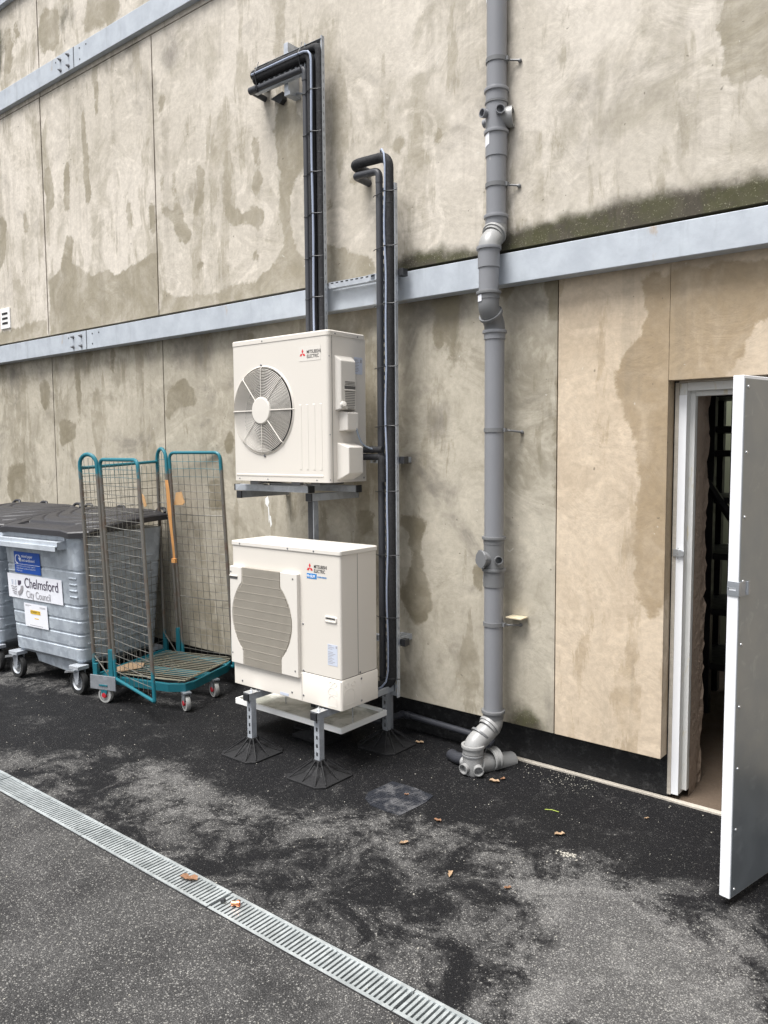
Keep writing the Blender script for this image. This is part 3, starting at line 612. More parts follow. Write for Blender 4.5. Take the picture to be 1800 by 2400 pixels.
leaf_thing(-1.70, 2.93, .03, 'leaf', 'orange leaf at the upper edge of the light tarmac patch', .9)
leaf_thing(-1.47, 3.95, .022, 'leaf2', 'tiny yellow leaf close to the door threshold', .9)
f1 = MB(); f1.tube([(-2.548, 2.088, .014), (-2.522, 2.106, .014)], .011, 12); f1.lathe([(.0145, -.005), (.0145, .005)], zto((-2.524, 2.105, .015), (.026, .018, 0)), 12)
tag(f1.build('pipe_fitting', 'copper'), 'short copper pipe fitting lying on the drain grating', 'pipe fitting')
tag(MB().tube([(-2.60, 2.075, .012), (-2.585, 2.083, .016)], .009, 8).build('cable_offcut', 'black'), 'small black offcut on the grating beside the copper fitting', 'offcut')
tag(MB().tube([(-1.935, 3.72, .004), (-1.90, 3.735, .006), (-1.862, 3.738, .004)], .0022, 6).build('twig', 'green'), 'thin yellow green stem on the dark tarmac by the wall', 'twig')
mb = MB(); rg2 = random.Random(11)
def chip(x, y, s_):
    z = .001; a = rg2.random()*6; p = [Vector((x+s_*math.cos(a+t)*rg2.uniform(.6, 1.2), y+s_*math.sin(a+t)*rg2.uniform(.6, 1.2), z)) for t in (0, 1.6, 3.1, 4.7)]
    q = [v+Vector((0, 0, s_*.7)) for v in p]; mb.add(p+q, [(4, 5, 6, 7), (0, 1, 5, 4), (1, 2, 6, 5), (2, 3, 7, 6), (3, 0, 4, 7)])
for i in range(520): chip(rg2.uniform(-7.5, -.6), rg2.uniform(1.0, 4.2), rg2.uniform(.0015, .0045))
for i in range(60): chip(rg2.gauss(-1.62, .025), rg2.gauss(3.36, .012), rg2.uniform(.002, .006))
for i in range(110): chip(rg2.gauss(-2.05, .16), rg2.uniform(4.02, 4.22), rg2.uniform(.0015, .0035))
tag(mb.build('grit', 'grit'), 'pale grit and stone chips scattered over the tarmac', 'grit', kind='stuff')

mb = MB(); mk_ = [((-4.575, 1.555), (-4.545, 1.575), (-4.53, 1.53), (-4.55, 1.49), (-4.575, 1.515)), ((-4.545, 1.50), (-4.535, 1.49), (-4.528, 1.40), (-4.54, 1.37)), ((-4.535, 1.43), (-4.515, 1.42), (-4.505, 1.36), (-4.52, 1.335))]
for q in mk_: MB().prism(q, 0, .0012, Matrix(((1, 0, 0, 0), (0, 0, -1, L+.0002), (0, 1, 0, 0), (0, 0, 0, 1)))).build('white_splash', 'white_plastic', B)

# ================================================================ SOIL PIPE
PX = -2.458; D = thing('drainpipe', 'tall grey plastic soil pipe bent around the steel beam, with capped and open branches', 'drainpipe', (PX, 4.06, 0))
pr = .0572
def stacksec(a, b, name='pipe', mat='pvc'): return MB().tube([a, b], pr, 32).build(name, mat, D)
yA, yM, yB = 4.062, 3.985, 4.052
stacksec((PX, yA, 5.6), (PX, yA, 3.22)); stacksec((PX, yM, 3.03), (PX, yM, 2.76)); stacksec((PX, yB, 2.60), (PX, yB, .33))
MB().tube(bend([(PX, yA, 3.23), (PX, yA, 3.165), (PX, yM, 3.09), (PX, yM, 3.02)], .06, 8), .0615, 32).build('offset_bend', 'pvc2', D)
MB().tube(bend([(PX, yM, 2.79), (PX, yM, 2.725), (PX, yB, 2.65), (PX, yB, 2.58)], .06, 8), .0600, 32).build('offset_bend', 'pvc_dark', D)
def collar(p, d=(0, 0, -1), h=.06, mat='pvc', name='collar', r0=.0605, lip=True):
    pf = [(pr-.001, 0)]+([(.0705, 0), (.072, .006), (.0705, .017), (r0+.002, .020)] if lip else [(r0+.002, 0)])+[(r0+.002, h), (pr+.0005, h+.002)]
    return MB().lathe(pf, zto(p, d), 36).build(name, mat, D)
collar((PX, yA, 3.965), h=.07); collar((PX, yA, 3.735), h=.145); collar((PX, yA, 3.265), h=.055)
MB().lathe([(.0595, 0), (.0665, .003), (.0665, .012), (.0595, .015)], zto((PX, yA, 3.895), (0, 0, -1)), 36).build('collar', 'pvc_dark', D)
d45 = Vector((0, -.72, -.69)).normalized()
collar((PX, yA-.012, 3.165), tuple(d45), .035, 'pvc2')
collar((PX, yM, 3.075), h=.118); collar((PX, yM, 2.825), h=.045, mat='pvc_dark')
collar((PX, yM+.018, 2.705), tuple(Vector((0, .72, -.69))), .03, 'pvc_dark'); collar((PX, yB, 2.612), h=.052)
collar((PX, yB, 1.408), h=.045, mat='pvc_dark'); collar((PX, yB, 1.218), h=.11, mat='pvc_dark'); collar((PX, yB, .355), h=.05, mat='pvc_dark')
MB().lathe([(.0605, 0), (.0605, .15)], zto((PX, yB, 1.37), (0, 0, -1)), 36).build('access_tee', 'pvc_dark', D)
# upper branch fitting
MB().lathe([(.0615, 0), (.0615, .17)], zto((PX, yA, 3.90), (0, 0, -1)), 36).build('branch_tee', 'pvc', D)
def stub(p, d, r, ln, mat='pvc', name='branch_stub'):
    d = Vector(d).normalized(); mb = MB()
    mb.lathe([(r*.92, -.03), (r*.92, ln*.35), (r, ln*.38), (r*1.03, ln*.5), (r*1.03, ln), (r*.86, ln), (r*.80, ln*.4), (r*.78, 0), (.0001, 0)], zto(p, d), 26)
    return mb.build(name, mat, D)
stub((PX-.035, yA-.045, 3.825), (-.35, -1, 0), .0245, .038); stub((PX+.042, yA-.035, 3.825), (.75, -1, 0), .0245, .038)
stub((PX-.055, yA+.005, 3.80), (-1, .1, 0), .0245, .03)
MB().lathe([(.050, 0), (.050, .055), (.055, .062), (.057, .075), (.057, .098), (.045, .098), (.043, .06), (.0001, .06)], zto((PX, yA, 3.80), (1.0, .35, .05)), 30).build('branch_stub', 'pvc2', D)
# capped access and boss
T = zto((PX-.028, yB-.052, 1.275), (-.42, -1, .02))
mb = MB().lathe([(.045, -.02), (.045, .018), (.0525, .020), (.0525, .031), (.050, .034), (.0001, .0345)], T, 36)
for a in range(4): mb.box(-.014, .014, .0505, .0545, .022, .033, T @ Matrix.Rotation(R(90*a+20), 4, 'Z'))
mb.build('access_cap', 'pvc_dark', D)
stub((PX+.045, yB-.03, 1.275), (.85, -1, 0), .0235, .04, 'pvc_dark')
# wall brackets
for z, y in ((4.118, yA), (3.432, yA), (2.035, yB), (.882, yB)):
    wl = U if z > 3.1 else L
    mb = MB().lathe([(pr, -.012), (.0625, -.012), (.0625, .012), (pr, .012)], TR((PX, y, z)), 36)
    xe = PX+.122; mb.tube([(PX+.05, y+.02, z), (PX+.085, y+.035, z-.004), (xe, wl-.012, z-.012)], .006, 8)
    mb.box(PX+.045, PX+.075, y-.004, y+.02, z-.011, z+.011)
    mb.lathe([(.010, -.014), (.012, -.004), (.007, .004), (.0001, .006)], zto((xe, wl-.012, z-.012), (.2, -1, 0)), 12)
    mb.build('wall_bracket', 'pvc_dark', D)
# bottom bend, double boss and underground tail
zb = .20; pb = [(PX, yB, .33), (PX, yB, .265), (PX-.035, 3.945, .185), (PX-.045, 3.905, .14), (PX-.045, 3.90, .10)]
MB().tube(bend([(PX, yB, .34), (PX, yB, .26), (PX-.045, 3.905, .17), (PX-.045, 3.90, .10)], .07, 9), .0605, 32).build('offset_bend', 'pvc2', D)
collar((PX-.004, 4.03, .268), (-.25, -.85, -.62), .035, 'pvc2'); collar((PX-.030, 3.965, .222), (-.25, -.75, -.72), .012, 'pvc_dark', r0=.0615, lip=False)
bx, by = PX-.045, 3.90
collar((bx, by, .175), h=.05, mat='pvc2'); MB().lathe([(.0595, 0), (.0665, .003), (.0665, .010), (.0595, .013)], zto((bx, by, .118), (0, 0, -1)), 36).build('collar', 'pvc_dark', D)
MB().lathe([(.062, .12), (.062, .02), (.055, -.01)], TR((bx, by, 0)), 36).build('branch_tee', 'pvc2', D)
stub((bx-.012, by-.045, .047), (-.12, -1, -.1), .030, .04, 'pvc2'); stub((bx+.055, by-.032, .047), (.72, -.9, -.1), .029, .035, 'pvc2'); stub((bx-.05, by+.0, .05), (-1, .1, 0), .027, .028, 'pvc2')
mb = MB().tube([(bx+.02, by+.02, .055), (bx+.085, by+.30, .0)], .056, 30)
mb.lathe([(.057, 0), (.066, .004), (.066, .016), (.061, .02), (.061, .036), (.067, .04), (.066, .052), (.057, .055)], zto((bx+.055, by+.105, .062), (.145, .34, .03)), 30)
mb.build('waste_outlet', 'pvc2', D)
# sticky labels on the pipe
def pipe_label(z0, z1, a0, a1, y, r_, tilt=0, x=PX):
    n = 6; vs = []
    for i in range(n+1):
        a = R(a0+(a1-a0)*i/n)
        for z in (z0, z1): vs.append((x+math.cos(a)*r_, y+math.sin(a)*r_, z+tilt*i/n))
    MB().add(vs, [(2*i, 2*i+2, 2*i+3, 2*i+1) for i in range(n)], True).build('pipe_label', 'paper', D)
pipe_label(3.640, 3.705, 225, 262, yA, .0638, .012); pipe_label(2.765, 2.802, 228, 262, yM, .0638); pipe_label(1.135, 1.175, 205, 222, yB, .0640); pipe_label(4.435, 4.50, 205, 230, yA, .0585)
tag(MB().box(-2.395, -2.290, 4.085, 4.165, .918, .926, None).build('timber_offcut', 'timber', bev=.001), 'thin pale timber offcut resting on the lowest pipe bracket', 'timber')

# black waste pipe along the wall base
wp = thing('waste_pipe', 'thin black plastic waste pipe running along the black wall base to the drainpipe', 'pipe', (-3.2, 4.15, .1))
MB().tube(bend([(-4.3, 3.93, .17), (-3.30, 3.90, .155), (-3.245, 3.93, .15), (-3.25, 4.20, .122), (-2.55, 4.20, .10), (-2.52, 4.10, .09)], .03, 4), .0215, 16).build('pipe', 'waste', wp)
for p, d in (((-3.25, 4.165, .126), (0, 1, -.1)), ((-3.215, 4.20, .12), (1, 0, -.03)), ((-3.33, 3.901, .157), (1, 0, 0)), ((-3.247, 3.96, .148), (0, 1, -.1))):
    MB().lathe([(.0215, -.02), (.0265, -.02), (.0265, .02), (.0215, .02)], zto(p, d), 18).build('elbow', 'waste', wp)
MB().tube(bend([(-2.72, 3.99, .03), (-2.66, 3.955, .035), (-2.56, 3.94, .05)], .03, 5), .036, 16).build('trap', 'waste', wp)

# ================================================================ CABLE TRAYS AND INSULATED PIPES
def tie(parent, pts, r=.0028):
    return MB().tube(pts, r, 6).build('cable_tie', 'black', parent)
def perforated(mb, x0, x1, y, z0, z1, fl, pitch=.05):
    """upright perforated tray: slotted back sheet and two flanges pierced by small slots"""
    t = .0015; w = x1-x0; n = int((z1-z0)/pitch); sl = .010
    xs = [x0+.25*w, x0+.55*w, x0+.80*w]
    # back sheet as vertical strips with bridges, so that the slots are real holes
    edges = [x0]+[v for c in xs for v in (c-sl/2, c+sl/2)]+[x1]
    for i in range(0, len(edges), 2): mb.box(edges[i], edges[i+1], y, y+t, z0, z1)
    for c in xs:
        for k in range(n+1):
            z = z0+k*pitch; mb.box(c-sl/2, c+sl/2, y+.0001, y+t-.0001, z, min(z1, z+pitch*.45))
    for xf in (x0, x1-t):
        mb.box(xf, xf+t, y-fl, y-fl*.62, z0, z1); mb.box(xf, xf+t, y-fl*.42, y, z0, z1)
        for k in range(n+1):
            z = z0+k*pitch; mb.box(xf+.0001, xf+t-.0001, y-fl*.62, y-fl*.42, z, min(z1, z+pitch*.62))
        d = 1 if xf == x0 else -1
        mb.box(min(xf, xf+d*.007), max(xf, xf+d*.007)+t*(d < 0), y-fl-.0014, y-fl, z0, z1)
# right hand tray
T1 = thing('cable_tray', 'tall perforated galvanised cable tray on the wall right of the two units', 'cable tray', (-3.2, 4.0, .3))
mb = MB(); perforated(mb, -3.276, -3.124, 3.990, .318, 3.57, .022, .052); mb.build('tray', 'galv', T1)
for z in (3.028, 1.858, .680):
    wl = 4.069 if z > 2.8 else L
    mb = MB(); mb.box(-3.37, -3.120, 3.9925, 4.0345, z-.020, z-.0175); mb.box(-3.37, -3.120, 3.9925, 4.0345, z+.0175, z+.02); mb.box(-3.37, -3.120, 4.032, 4.0345, z-.0174, z+.0174)
    for k in range(5): mb.box(-3.362+k*.05, -3.345+k*.05, 3.9925, 3.995, z-.017, z+.017)
    mb.box(-3.25, -3.16, 4.0348, wl-.0005, z-.018, z+.018)
    st = mb.build('strut', 'galv', T1)
    MB().box(-3.1198, -3.080, 3.989, 4.037, z-.023, z+.023).build('end_cap', 'black', st, bev=.002)
MB().box(-3.262, -3.222, 4.0, 4.04, .05, .40).build('leg_channel', 'galv_dk', T1)
def pipe(name, label, path, r, mat, br, grp, seams=None, n=20, cat='pipe'):
    t = thing(name, label, cat, path[0], 0, grp)
    MB().tube(bend(path, br, 7), r, n).build('pipe', mat, t)
    if seams:
        for s_ in seams: MB().lathe([(r*.97, -.004), (r*1.035, -.002), (r*1.035, .002), (r*.97, .004)], TR(s_), n).build('joint_tape', 'black', t)
    return t
G1 = 'dark pipes strapped to the right cable tray'
rx1, rx2, rxc = -3.249, -3.164, -3.168
yp1, yp2 = 3.967, 3.957
p2 = pipe('insulated_pipe', 'thick black foam covered pipe on the right cable tray, bent over at the top', [(-3.36, 3.90, .372), (rx2, yp2, .395), (rx2, yp2, 3.735), (-3.47, yp2, 3.745), (-3.475, 4.13, 3.74)], .0305, 'foam', .075, G1,
          [(rx2, yp2, z) for z in (.84, 1.24, 1.66, 2.07, 2.44, 2.83, 3.18, 3.45)])
p1 = pipe('plastic_pipe', 'slimmer slate grey pipe on the left edge of the right cable tray', [(rx1, yp1, .30), (rx1, yp1, 3.665), (-3.455, yp1, 3.675), (-3.46, 4.13, 3.67)], .0226, 'plastic_pipe', .04, G1)
MB().lathe([(.0215, -.02), (.024, -.02), (.024, .02), (.0215, .02)], TR((rx1, yp1, 3.61)), 20).build('coupling', 'plastic_pipe', p1)
def cable(label, pts, r, mat, grp=None):
    o = MB().tube(pts, r, 8).build('cable', mat); return tag(o, label, 'cable', grp)
rc = random.Random(4); cp_ = []
z = .50
while z < 3.70: cp_.append((rxc+.004*math.sin(z*5.1)+.003*math.sin(z*11), 3.9215, z)); z += .06
cp_ = [(-3.25, 3.880, .372), (-3.205, 3.89, .385), (-3.175, 3.91, .43)]+cp_+[(-3.176, 3.924, 3.745), (-3.20, 3.935, 3.775), (-3.225, 3.955, 3.783), (-3.24, 3.975, 3.775)]
cable('pale blue white cable clipped to the pipes of the right cable tray', cp_, .0062, 'cable_w', 'pale cables on the pipe runs')
for z in (.44, .84, 1.245, 1.655, 2.07, 2.44, 2.83, 3.18, 3.51):
    tie(p2, [(-3.291, 3.958, z), (-3.262, 3.938, z), (rx1, 3.9395, z), (-3.218, 3.935, z+.004), (rxc, 3.914, z+.006), (rx2, 3.921, z+.006), (-3.13, 3.945, z+.006), (-3.095, 3.952, z+.01)])
# left hand tray
G2 = 'dark pipes strapped to the left cable tray'
T2 = thing('cable_tray', 'perforated cable tray rising behind the round fan unit and turning left at its top', 'cable tray', (-3.8, 4.03, 2.66))
mb = MB(); perforated(mb, -3.905, -3.745, 4.010, 2.60, 4.645, .024, .052)
yt = 4.010; TA = Matrix(((0, 0, -1, 0), (0, 1, 0, 0), (1, 0, 0, 0), (0, 0, 0, 1)))
t_ = .0015
mb.box(-4.40, -3.907, yt, yt+t_, 4.478, 4.60); mb.box(-4.40, -3.747, yt-.03, yt, 4.625, 4.6265)
for k in range(9): mb.box(-4.36+k*.052, -4.345+k*.052, yt-.026, yt-.024, 4.49, 4.515)
mb.box(-4.40, -3.907, yt-.03, yt-.0002, 4.448, 4.4495); mb.box(-4.40, -3.907, yt-.0305, yt-.029, 4.4496, 4.459)
mb.build('tray', 'galv', T2)
mb = MB(); mb.box(-4.13, -4.075, 4.012, 4.119, 4.37, 4.40); mb.box(-4.13, -4.09, 4.012, 4.119, 4.40, 4.72); mb.build('bracket', 'galv', T2, bev=.002)
MB().tube([(-4.08, 4.08, 4.40), (-3.94, 4.08, 4.35)], .008, 8).build('brace', 'galv_dk', T2)
MB().box(-3.99, -3.965, 4.08, 4.118, 4.31, 4.45).build('bracket', 'galv', T2, bev=.001)
MB().box(-3.95, -3.86, 4.07, 4.119, 4.25, 4.29).build('foot_block', 'black', T2, bev=.004)
mb = MB().prism([(-4.34, 4.43), (-4.22, 4.45), (-4.215, 4.40), (-4.25, 4.375)], 0, .04, Matrix(((1, 0, 0, 0), (0, 0, -1, 4.119), (0, 1, 0, 0), (0, 0, 0, 1)))); mb.build('wall_seal', 'black', T2)
yl = 3.975
pA = pipe('insulated_pipe', 'outermost thick black pipe on the left cable tray, nearest its right edge', [(-3.772, yl+.015, 2.55), (-3.772, yl+.015, 4.59), (-4.44, yl+.015, 4.592), (-4.45, 4.12, 4.585)], .0255, 'foam', .05, G2, [(-3.772, yl+.015, z) for z in (2.82, 3.08, 3.36, 3.62, 3.90, 4.16)])
pB = pipe('insulated_pipe', 'middle thick black pipe on the left cable tray carrying a pale cable', [(-3.835, yl, 2.55), (-3.835, yl, 4.545), (-4.40, yl, 4.545), (-4.41, 4.12, 4.54)], .0285, 'foam', .055, G2)
pC = pipe('plastic_pipe', 'slim slate pipe on the inner edge of the left cable tray', [(-3.890, yl, 2.55), (-3.890, yl, 4.475), (-4.43, yl, 4.475), (-4.44, 4.12, 4.47)], .0200, 'plastic_pipe', .035, G2)
MB().lathe([(.0205, -.018), (.0235, -.018), (.0235, .018), (.0205, .018)], TR((-3.890, yl, 4.41)), 18).build('coupling', 'plastic_pipe', pC)
MB().lathe([(.0205, -.05), (.026, -.05), (.026, .03), (.0205, .03)], zto((-4.385, yl, 4.475), (1, 0, 0)), 18).build('coupling', 'plastic_pipe', pC)
z = 2.6; cp_ = []
while z < 4.50: cp_.append((-3.808+.003*math.sin(z*6), 3.945, z)); z += .07
cp_ += [(-3.812, 3.944, 4.53), (-3.83, 3.942, 4.552), (-3.87, 3.942, 4.562), (-4.0, 3.942, 4.566), (-4.20, 3.942, 4.564), (-4.385, 3.942, 4.562)]
cable('pale blue white cable following the pipes of the left cable tray', cp_, .0075, 'cable_w', 'pale cables on the pipe runs')
for z in (2.70, 2.95, 3.22, 3.50, 3.77, 4.03, 4.30):
    tie(pA, [(-3.912, 3.97, z), (-3.895, 3.952, z), (-3.87, 3.957, z), (-3.842, 3.943, z+.003), (-3.806, 3.936, z+.006), (-3.775, 3.962, z+.006), (-3.75, 3.975, z+.008)])
for x in (-3.915, -4.345):
    tie(pA, [(x, 3.952, 4.455), (x, 3.952, 4.49), (x, 3.942, 4.53), (x, 3.933, 4.562), (x, 3.96, 4.61), (x, 3.975, 4.65)])
# short channel lying on the mid beam between the trays
mb = MB(); mb.box(-3.742, -3.30, 4.02, 4.022, 3.012, 3.052); mb.box(-3.742, -3.30, 4.022, 4.066, 3.012, 3.0135); mb.box(-3.742, -3.30, 4.022, 4.032, 3.0505, 3.052)
o = thing('support_channel', 'short slotted steel channel on the beam between the two cable trays', 'channel', (-3.5, 4.04, 3.0)); mb.build('channel', 'galv', o)
mb = MB()
for k in range(10): mb.box(-3.72+k*.044, -3.697+k*.044, 4.0195, 4.0199, 3.040, 3.048)
mb.build('slot', 'core', o)

# ================================================================ AIR CONDITIONING UNITS
FR = lambda x, y, z: Matrix(((1, 0, 0, x), (0, 0, -1, y), (0, 1, 0, z), (0, 0, 0, 1)))      # text / plate facing the camera side
def wtext(body, size, mat, parent, x, y, z, xs=1., name='lettering', bold=0.):
    l = local(parent); return text_mesh(body, size, name, mat, parent, FR(x-l.x, y-l.y, z-l.z), xs, .0003, bold)
def screw(mb, p, d=(0, -1, 0), r=.0055): mb.lathe([(.0001, .003), (r*.7, .003), (r, .001), (r, 0)], zto(p, d), 10)
def logo(parent, x, y, z, s):
    """three red rhombs meeting at a point"""
    mb = MB()
    for a in (90, 210, 330):
        c, d = math.cos(R(a)), math.sin(R(a)); px, pz = -d, c; L_ = s; wd = s*.29
        pts = [(0, 0), (c*L_/2+px*wd, d*L_/2+pz*wd), (c*L_, d*L_), (c*L_/2-px*wd, d*L_/2-pz*wd)]
        mb.prism(pts, 0, .0004, FR(x, y, z))
    mb.build('emblem', 'red_logo', parent)
def shell(x0, x1, y0, y1, z0, z1, r, name, parent, mat='cream', open_front=True):
    path = []
    for cx, cy, a0 in ((x0+r, y0+r, 270),):
        path += [(cx+r*math.cos(R(t)), cy+r*math.sin(R(t))) for t in (270, 247.5, 225, 202.5, 180)]
    path += [(x0, y1), (x1, y1)]
    path += [(x1-r+r*math.cos(R(t)), y0+r+r*math.sin(R(t))) for t in (0, -22.5, -45, -67.5, -90)]
    n = len(path); vs = [(x, y, z0) for x, y in path]+[(x, y, z1) for x, y in path]
    mb = MB().add(vs, [(i, i+1, n+i+1, n+i) for i in range(n-1)], True)
    mb.box(x0+.004, x1-.004, y0+.006, y1-.004, z0+.001, z0+.003)
    return mb.build(name, mat, parent, ang=40)

# --- upper unit with the round fan guard
ux0, ux1, uy0, uy1, uz0, uz1 = -4.256, -3.361, 3.60, 3.948, 1.722, 2.66
A1 = thing('air_conditioner', 'upper cream outdoor unit with a big round fan guard, raised on a steel frame', 'air conditioner', (ux0, uy0, uz0), group='cream outdoor units')
sh = shell(ux0, ux1, uy0, uy1, uz0, uz1-.03, .022, 'casing', A1)
fc = Vector((-3.952, uy0, 2.187)); fR = .283; n = 96; mb = MB()
fx0, fx1, fz0, fz1 = ux0+.022, ux1-.022, uz0, uz1-.03
inner = []; outer = []
for k in range(n):
    a = 2*math.pi*k/n; c, s_ = math.cos(a), math.sin(a); inner.append((fc.x+fR*c, uy0, fc.z+fR*s_))
    t = min(((fx1-fc.x)/c if c > 1e-6 else 9), ((fx0-fc.x)/c if c < -1e-6 else 9), ((fz1-fc.z)/s_ if s_ > 1e-6 else 9), ((fz0-fc.z)/s_ if s_ < -1e-6 else 9))
    outer.append([fc.x+t*c, uy0, fc.z+t*s_])
for cx_, cz_ in ((fx0, fz0), (fx1, fz0), (fx0, fz1), (fx1, fz1)):
    j = min(range(n), key=lambda k: (outer[k][0]-cx_)**2+(outer[k][2]-cz_)**2); outer[j] = [cx_, uy0, cz_]
back = [(fc.x+(p[0]-fc.x)*.99, uy0+.012, fc.z+(p[2]-fc.z)*.99) for p in inner]; deep = [(fc.x+(p[0]-fc.x)*.97, uy0+.14, fc.z+(p[2]-fc.z)*.97) for p in inner]
lipr = [(fc.x+(p[0]-fc.x)*1.035, uy0-.0001, fc.z+(p[2]-fc.z)*1.035) for p in inner]; lip2 = [(fc.x+(p[0]-fc.x)*1.01, uy0-.008, fc.z+(p[2]-fc.z)*1.01) for p in inner]
mb.add(outer+lipr, [(i, (i+1) % n, n+(i+1) % n, n+i) for i in range(n)])
mb.add(lipr+lip2+back+deep, [(k*n+i, k*n+(i+1) % n, (k+1)*n+(i+1) % n, (k+1)*n+i) for k in range(3) for i in range(n)], True)
mb.build('front_panel', 'cream', A1, ang=25)
mb = MB().box(fc.x-.30, fc.x+.30, uy0+.150, uy0+.16, fc.z-.30, fc.z+.30)
mb.build('coil', 'coil', A1)
fan = MB()
fan.lathe([(.0001, 0), (.05, 0), (.062, .01), (.062, .06)], zto((fc.x, uy0+.04, fc.z), (0, 1, 0)), 28)
for b in range(3):
    a0 = R(70+120*b); vs = []; NN = 9
    for i in range(NN):
        for j in range(6):
            rr_ = .055+(.268-.055)*j/5; a = a0-(R(72)*(i/(NN-1)-.5))*(1-.12*j/5)-R(14)*j/5
            vs.append((fc.x+rr_*math.cos(a), uy0+.055+.055*(i/(NN-1)), fc.z+rr_*math.sin(a)))
    fan.add(vs, [(i*6+j, i*6+j+1, (i+1)*6+j+1, (i+1)*6+j) for i in range(NN-1) for j in range(5)], True)
fan.build('fan', 'fan', A1, ang=60)
mb = MB(); gy_ = uy0-.016
nr = 20
for k in range(nr):
    rr_ = .092+(fR-.004-.092)*k/(nr-1); yb_ = gy_+(.010 if k == nr-1 else .0)+.004*(k/(nr-1))**3
    ring = [(fc.x+rr_*math.cos(2*math.pi*i/72), yb_, fc.z+rr_*math.sin(2*math.pi*i/72)) for i in range(73)]
    mb.tube(ring, .0021, 6, False)
for a, rs in ((0, .0036), (48, .0018), (90, .0024), (130, .0036), (180, .0036), (228, .0018), (270, .0024), (312, .0036)):
    c, s_ = math.cos(R(a)), math.sin(R(a))
    mb.tube([(fc.x+.08*c, gy_-.004, fc.z+.08*s_), (fc.x+(fR-.01)*c, gy_-.003, fc.z+(fR-.01)*s_), (fc.x+(fR+.008)*c, uy0-.002, fc.z+(fR+.008)*s_)], rs, 8)
gd = mb.build('fan_guard', 'cream2', A1)
MB().lathe([(.0001, .010), (.082, .009), (.0875, .005), (.0875, -.003)], zto((fc.x, gy_-.002, fc.z), (0, -1, 0)), 40).build('hub_plate', 'cream2', gd)
# lid
ld = MB().loft([rrect(ux0-.003, ux1+.003, uy0-.003, uy1+.003, .024, uz1-.034), rrect(ux0-.003, ux1+.003, uy0-.003, uy1+.003, .024, uz1-.006), rrect(ux0+.003, ux1-.003, uy0+.003, uy1-.003, .02, uz1)])
ld.build('lid', 'cream', A1, bev=.002)
mb = MB()
for x in (-3.95, -3.40): screw(mb, (x, uy0-.003, uz1-.02)) if x < -3.9 else None
for y in (3.66, 3.87): screw(mb, (ux1+.003, y, uz1-.02), (1, 0, 0))
for z in (2.50, 2.02, 1.74): screw(mb, (ux1-.006, uy0+.012, z), (.7, -.7, 0))
for x in (-4.20, -3.92, -3.47): screw(mb, (x, uy0, 1.737))
screw(mb, (fc.x-.01, uy0-.004, fc.z+fR+.014), r=.009); screw(mb, (fc.x+.01, uy0-.004, fc.z-fR-.014), r=.009)
screw(mb, (ux1, 3.925, 1.745), (1, 0, 0), .007)
mb.build('screw', 'bolt', A1)
# pressed ribs on the front
mb = MB()
for i, x in enumerate((-3.607, -3.548, -3.488, -3.429)):
    ztop = 2.215; MB().loft([[(x-.012, uy0+.001, 1.797), (x+.012, uy0+.001, 1.797), (x+.012, uy0+.001, ztop), (x-.012, uy0+.001, ztop)], [(x-.008, uy0-.0022, 1.803), (x+.008, uy0-.0022, 1.803), (x+.008, uy0-.0022, ztop-.005), (x-.008, uy0-.0022, ztop-.005)]], caps=True).build('pressed_rib', 'cream', A1, bev=.001)
mb.loft([[(ux0+.025, uy0+.001, 1.752), (-3.41, uy0+.001, 1.752), (-3.41, uy0+.001, 1.772), (ux0+.025, uy0+.001, 1.772)], [(ux0+.03, uy0-.003, 1.757), (-3.415, uy0-.003, 1.757), (-3.415, uy0-.003, 1.767), (ux0+.03, uy0-.003, 1.767)]])
mb.build('pressed_rib', 'cream', A1, bev=.001)
MB().box(ux1-.001, ux1+.0012, uy0+.030, uy0+.0325, uz0, uz1-.034).build('seam', 'gap_shade', A1)
# logo badge
bd = MB().box(-3.612, -3.425, uy0-.0012, uy0-.0002, 2.482, 2.572).build('badge', 'cream2', A1)
logo(A1, -3.580, uy0-.0014, 2.528, .029)
wtext('MITSUBISHI', .030, 'ink', A1, -3.543, uy0-.0016, 2.527, .80, bold=.0004); wtext('ELECTRIC', .030, 'ink', A1, -3.543, uy0-.0016, 2.499, .80, bold=.0004)
# side covers
def bumpbox(name, y0, y1, z0, z1, d, top=.03, bot=.03, side=.015, parent=A1, mat='cream2', fs=.0):
    X = ux1-.001
    mb = MB().loft([[(X, y0, z0), (X, y1, z0), (X, y1, z1), (X, y0, z1)], [(X+d*.65, y0+side*.4, z0+bot*.6), (X+d*.65, y1-side*.3, z0+bot*.6), (X+d*.65, y1-side*.3, z1-top*.6), (X+d*.65, y0+side*.4, z1-top*.6)],
                    [(X+d, y0+side, z0+bot), (X+d, y1-side*.6, z0+bot), (X+d, y1-side*.6, z1-top), (X+d, y0+side, z1-top)]])
    return mb.build(name, mat, parent, bev=.005)
bumpbox('side_cover', 3.655, 3.815, 2.168, 2.510, .042, .035, .01)
bumpbox('side_cover', 3.690, 3.815, 2.040, 2.168, .062, .012, .008)
bumpbox('pipe_cover', 3.668, 3.822, 1.735, 1.972, .092, .030, .045, .012)
mb = MB(); X = ux1+.0415
for z in [2.348, 2.339, 2.330]+[2.287-.0105*i for i in range(9)]: mb.box(X-.004, X+.0012, 3.705, 3.795, z-.0018, z+.0018)
for i in range(5): z = 2.287-.0105*(9+i); mb.box(X-.004, X+.0012, 3.728, 3.79, z-.0018, z+.0018)
mb.build('louvre_slot', 'gap_shade', A1)
mb = MB().box(X-.001, X+.0015, 3.700, 3.800, 2.302, 2.322); mb.build('grip_recess', 'gap_shade', A1)
MB().box(X-.002, X+.006, 3.698, 3.802, 2.292, 2.301).build('grip_lip', 'cream2', A1, bev=.002)
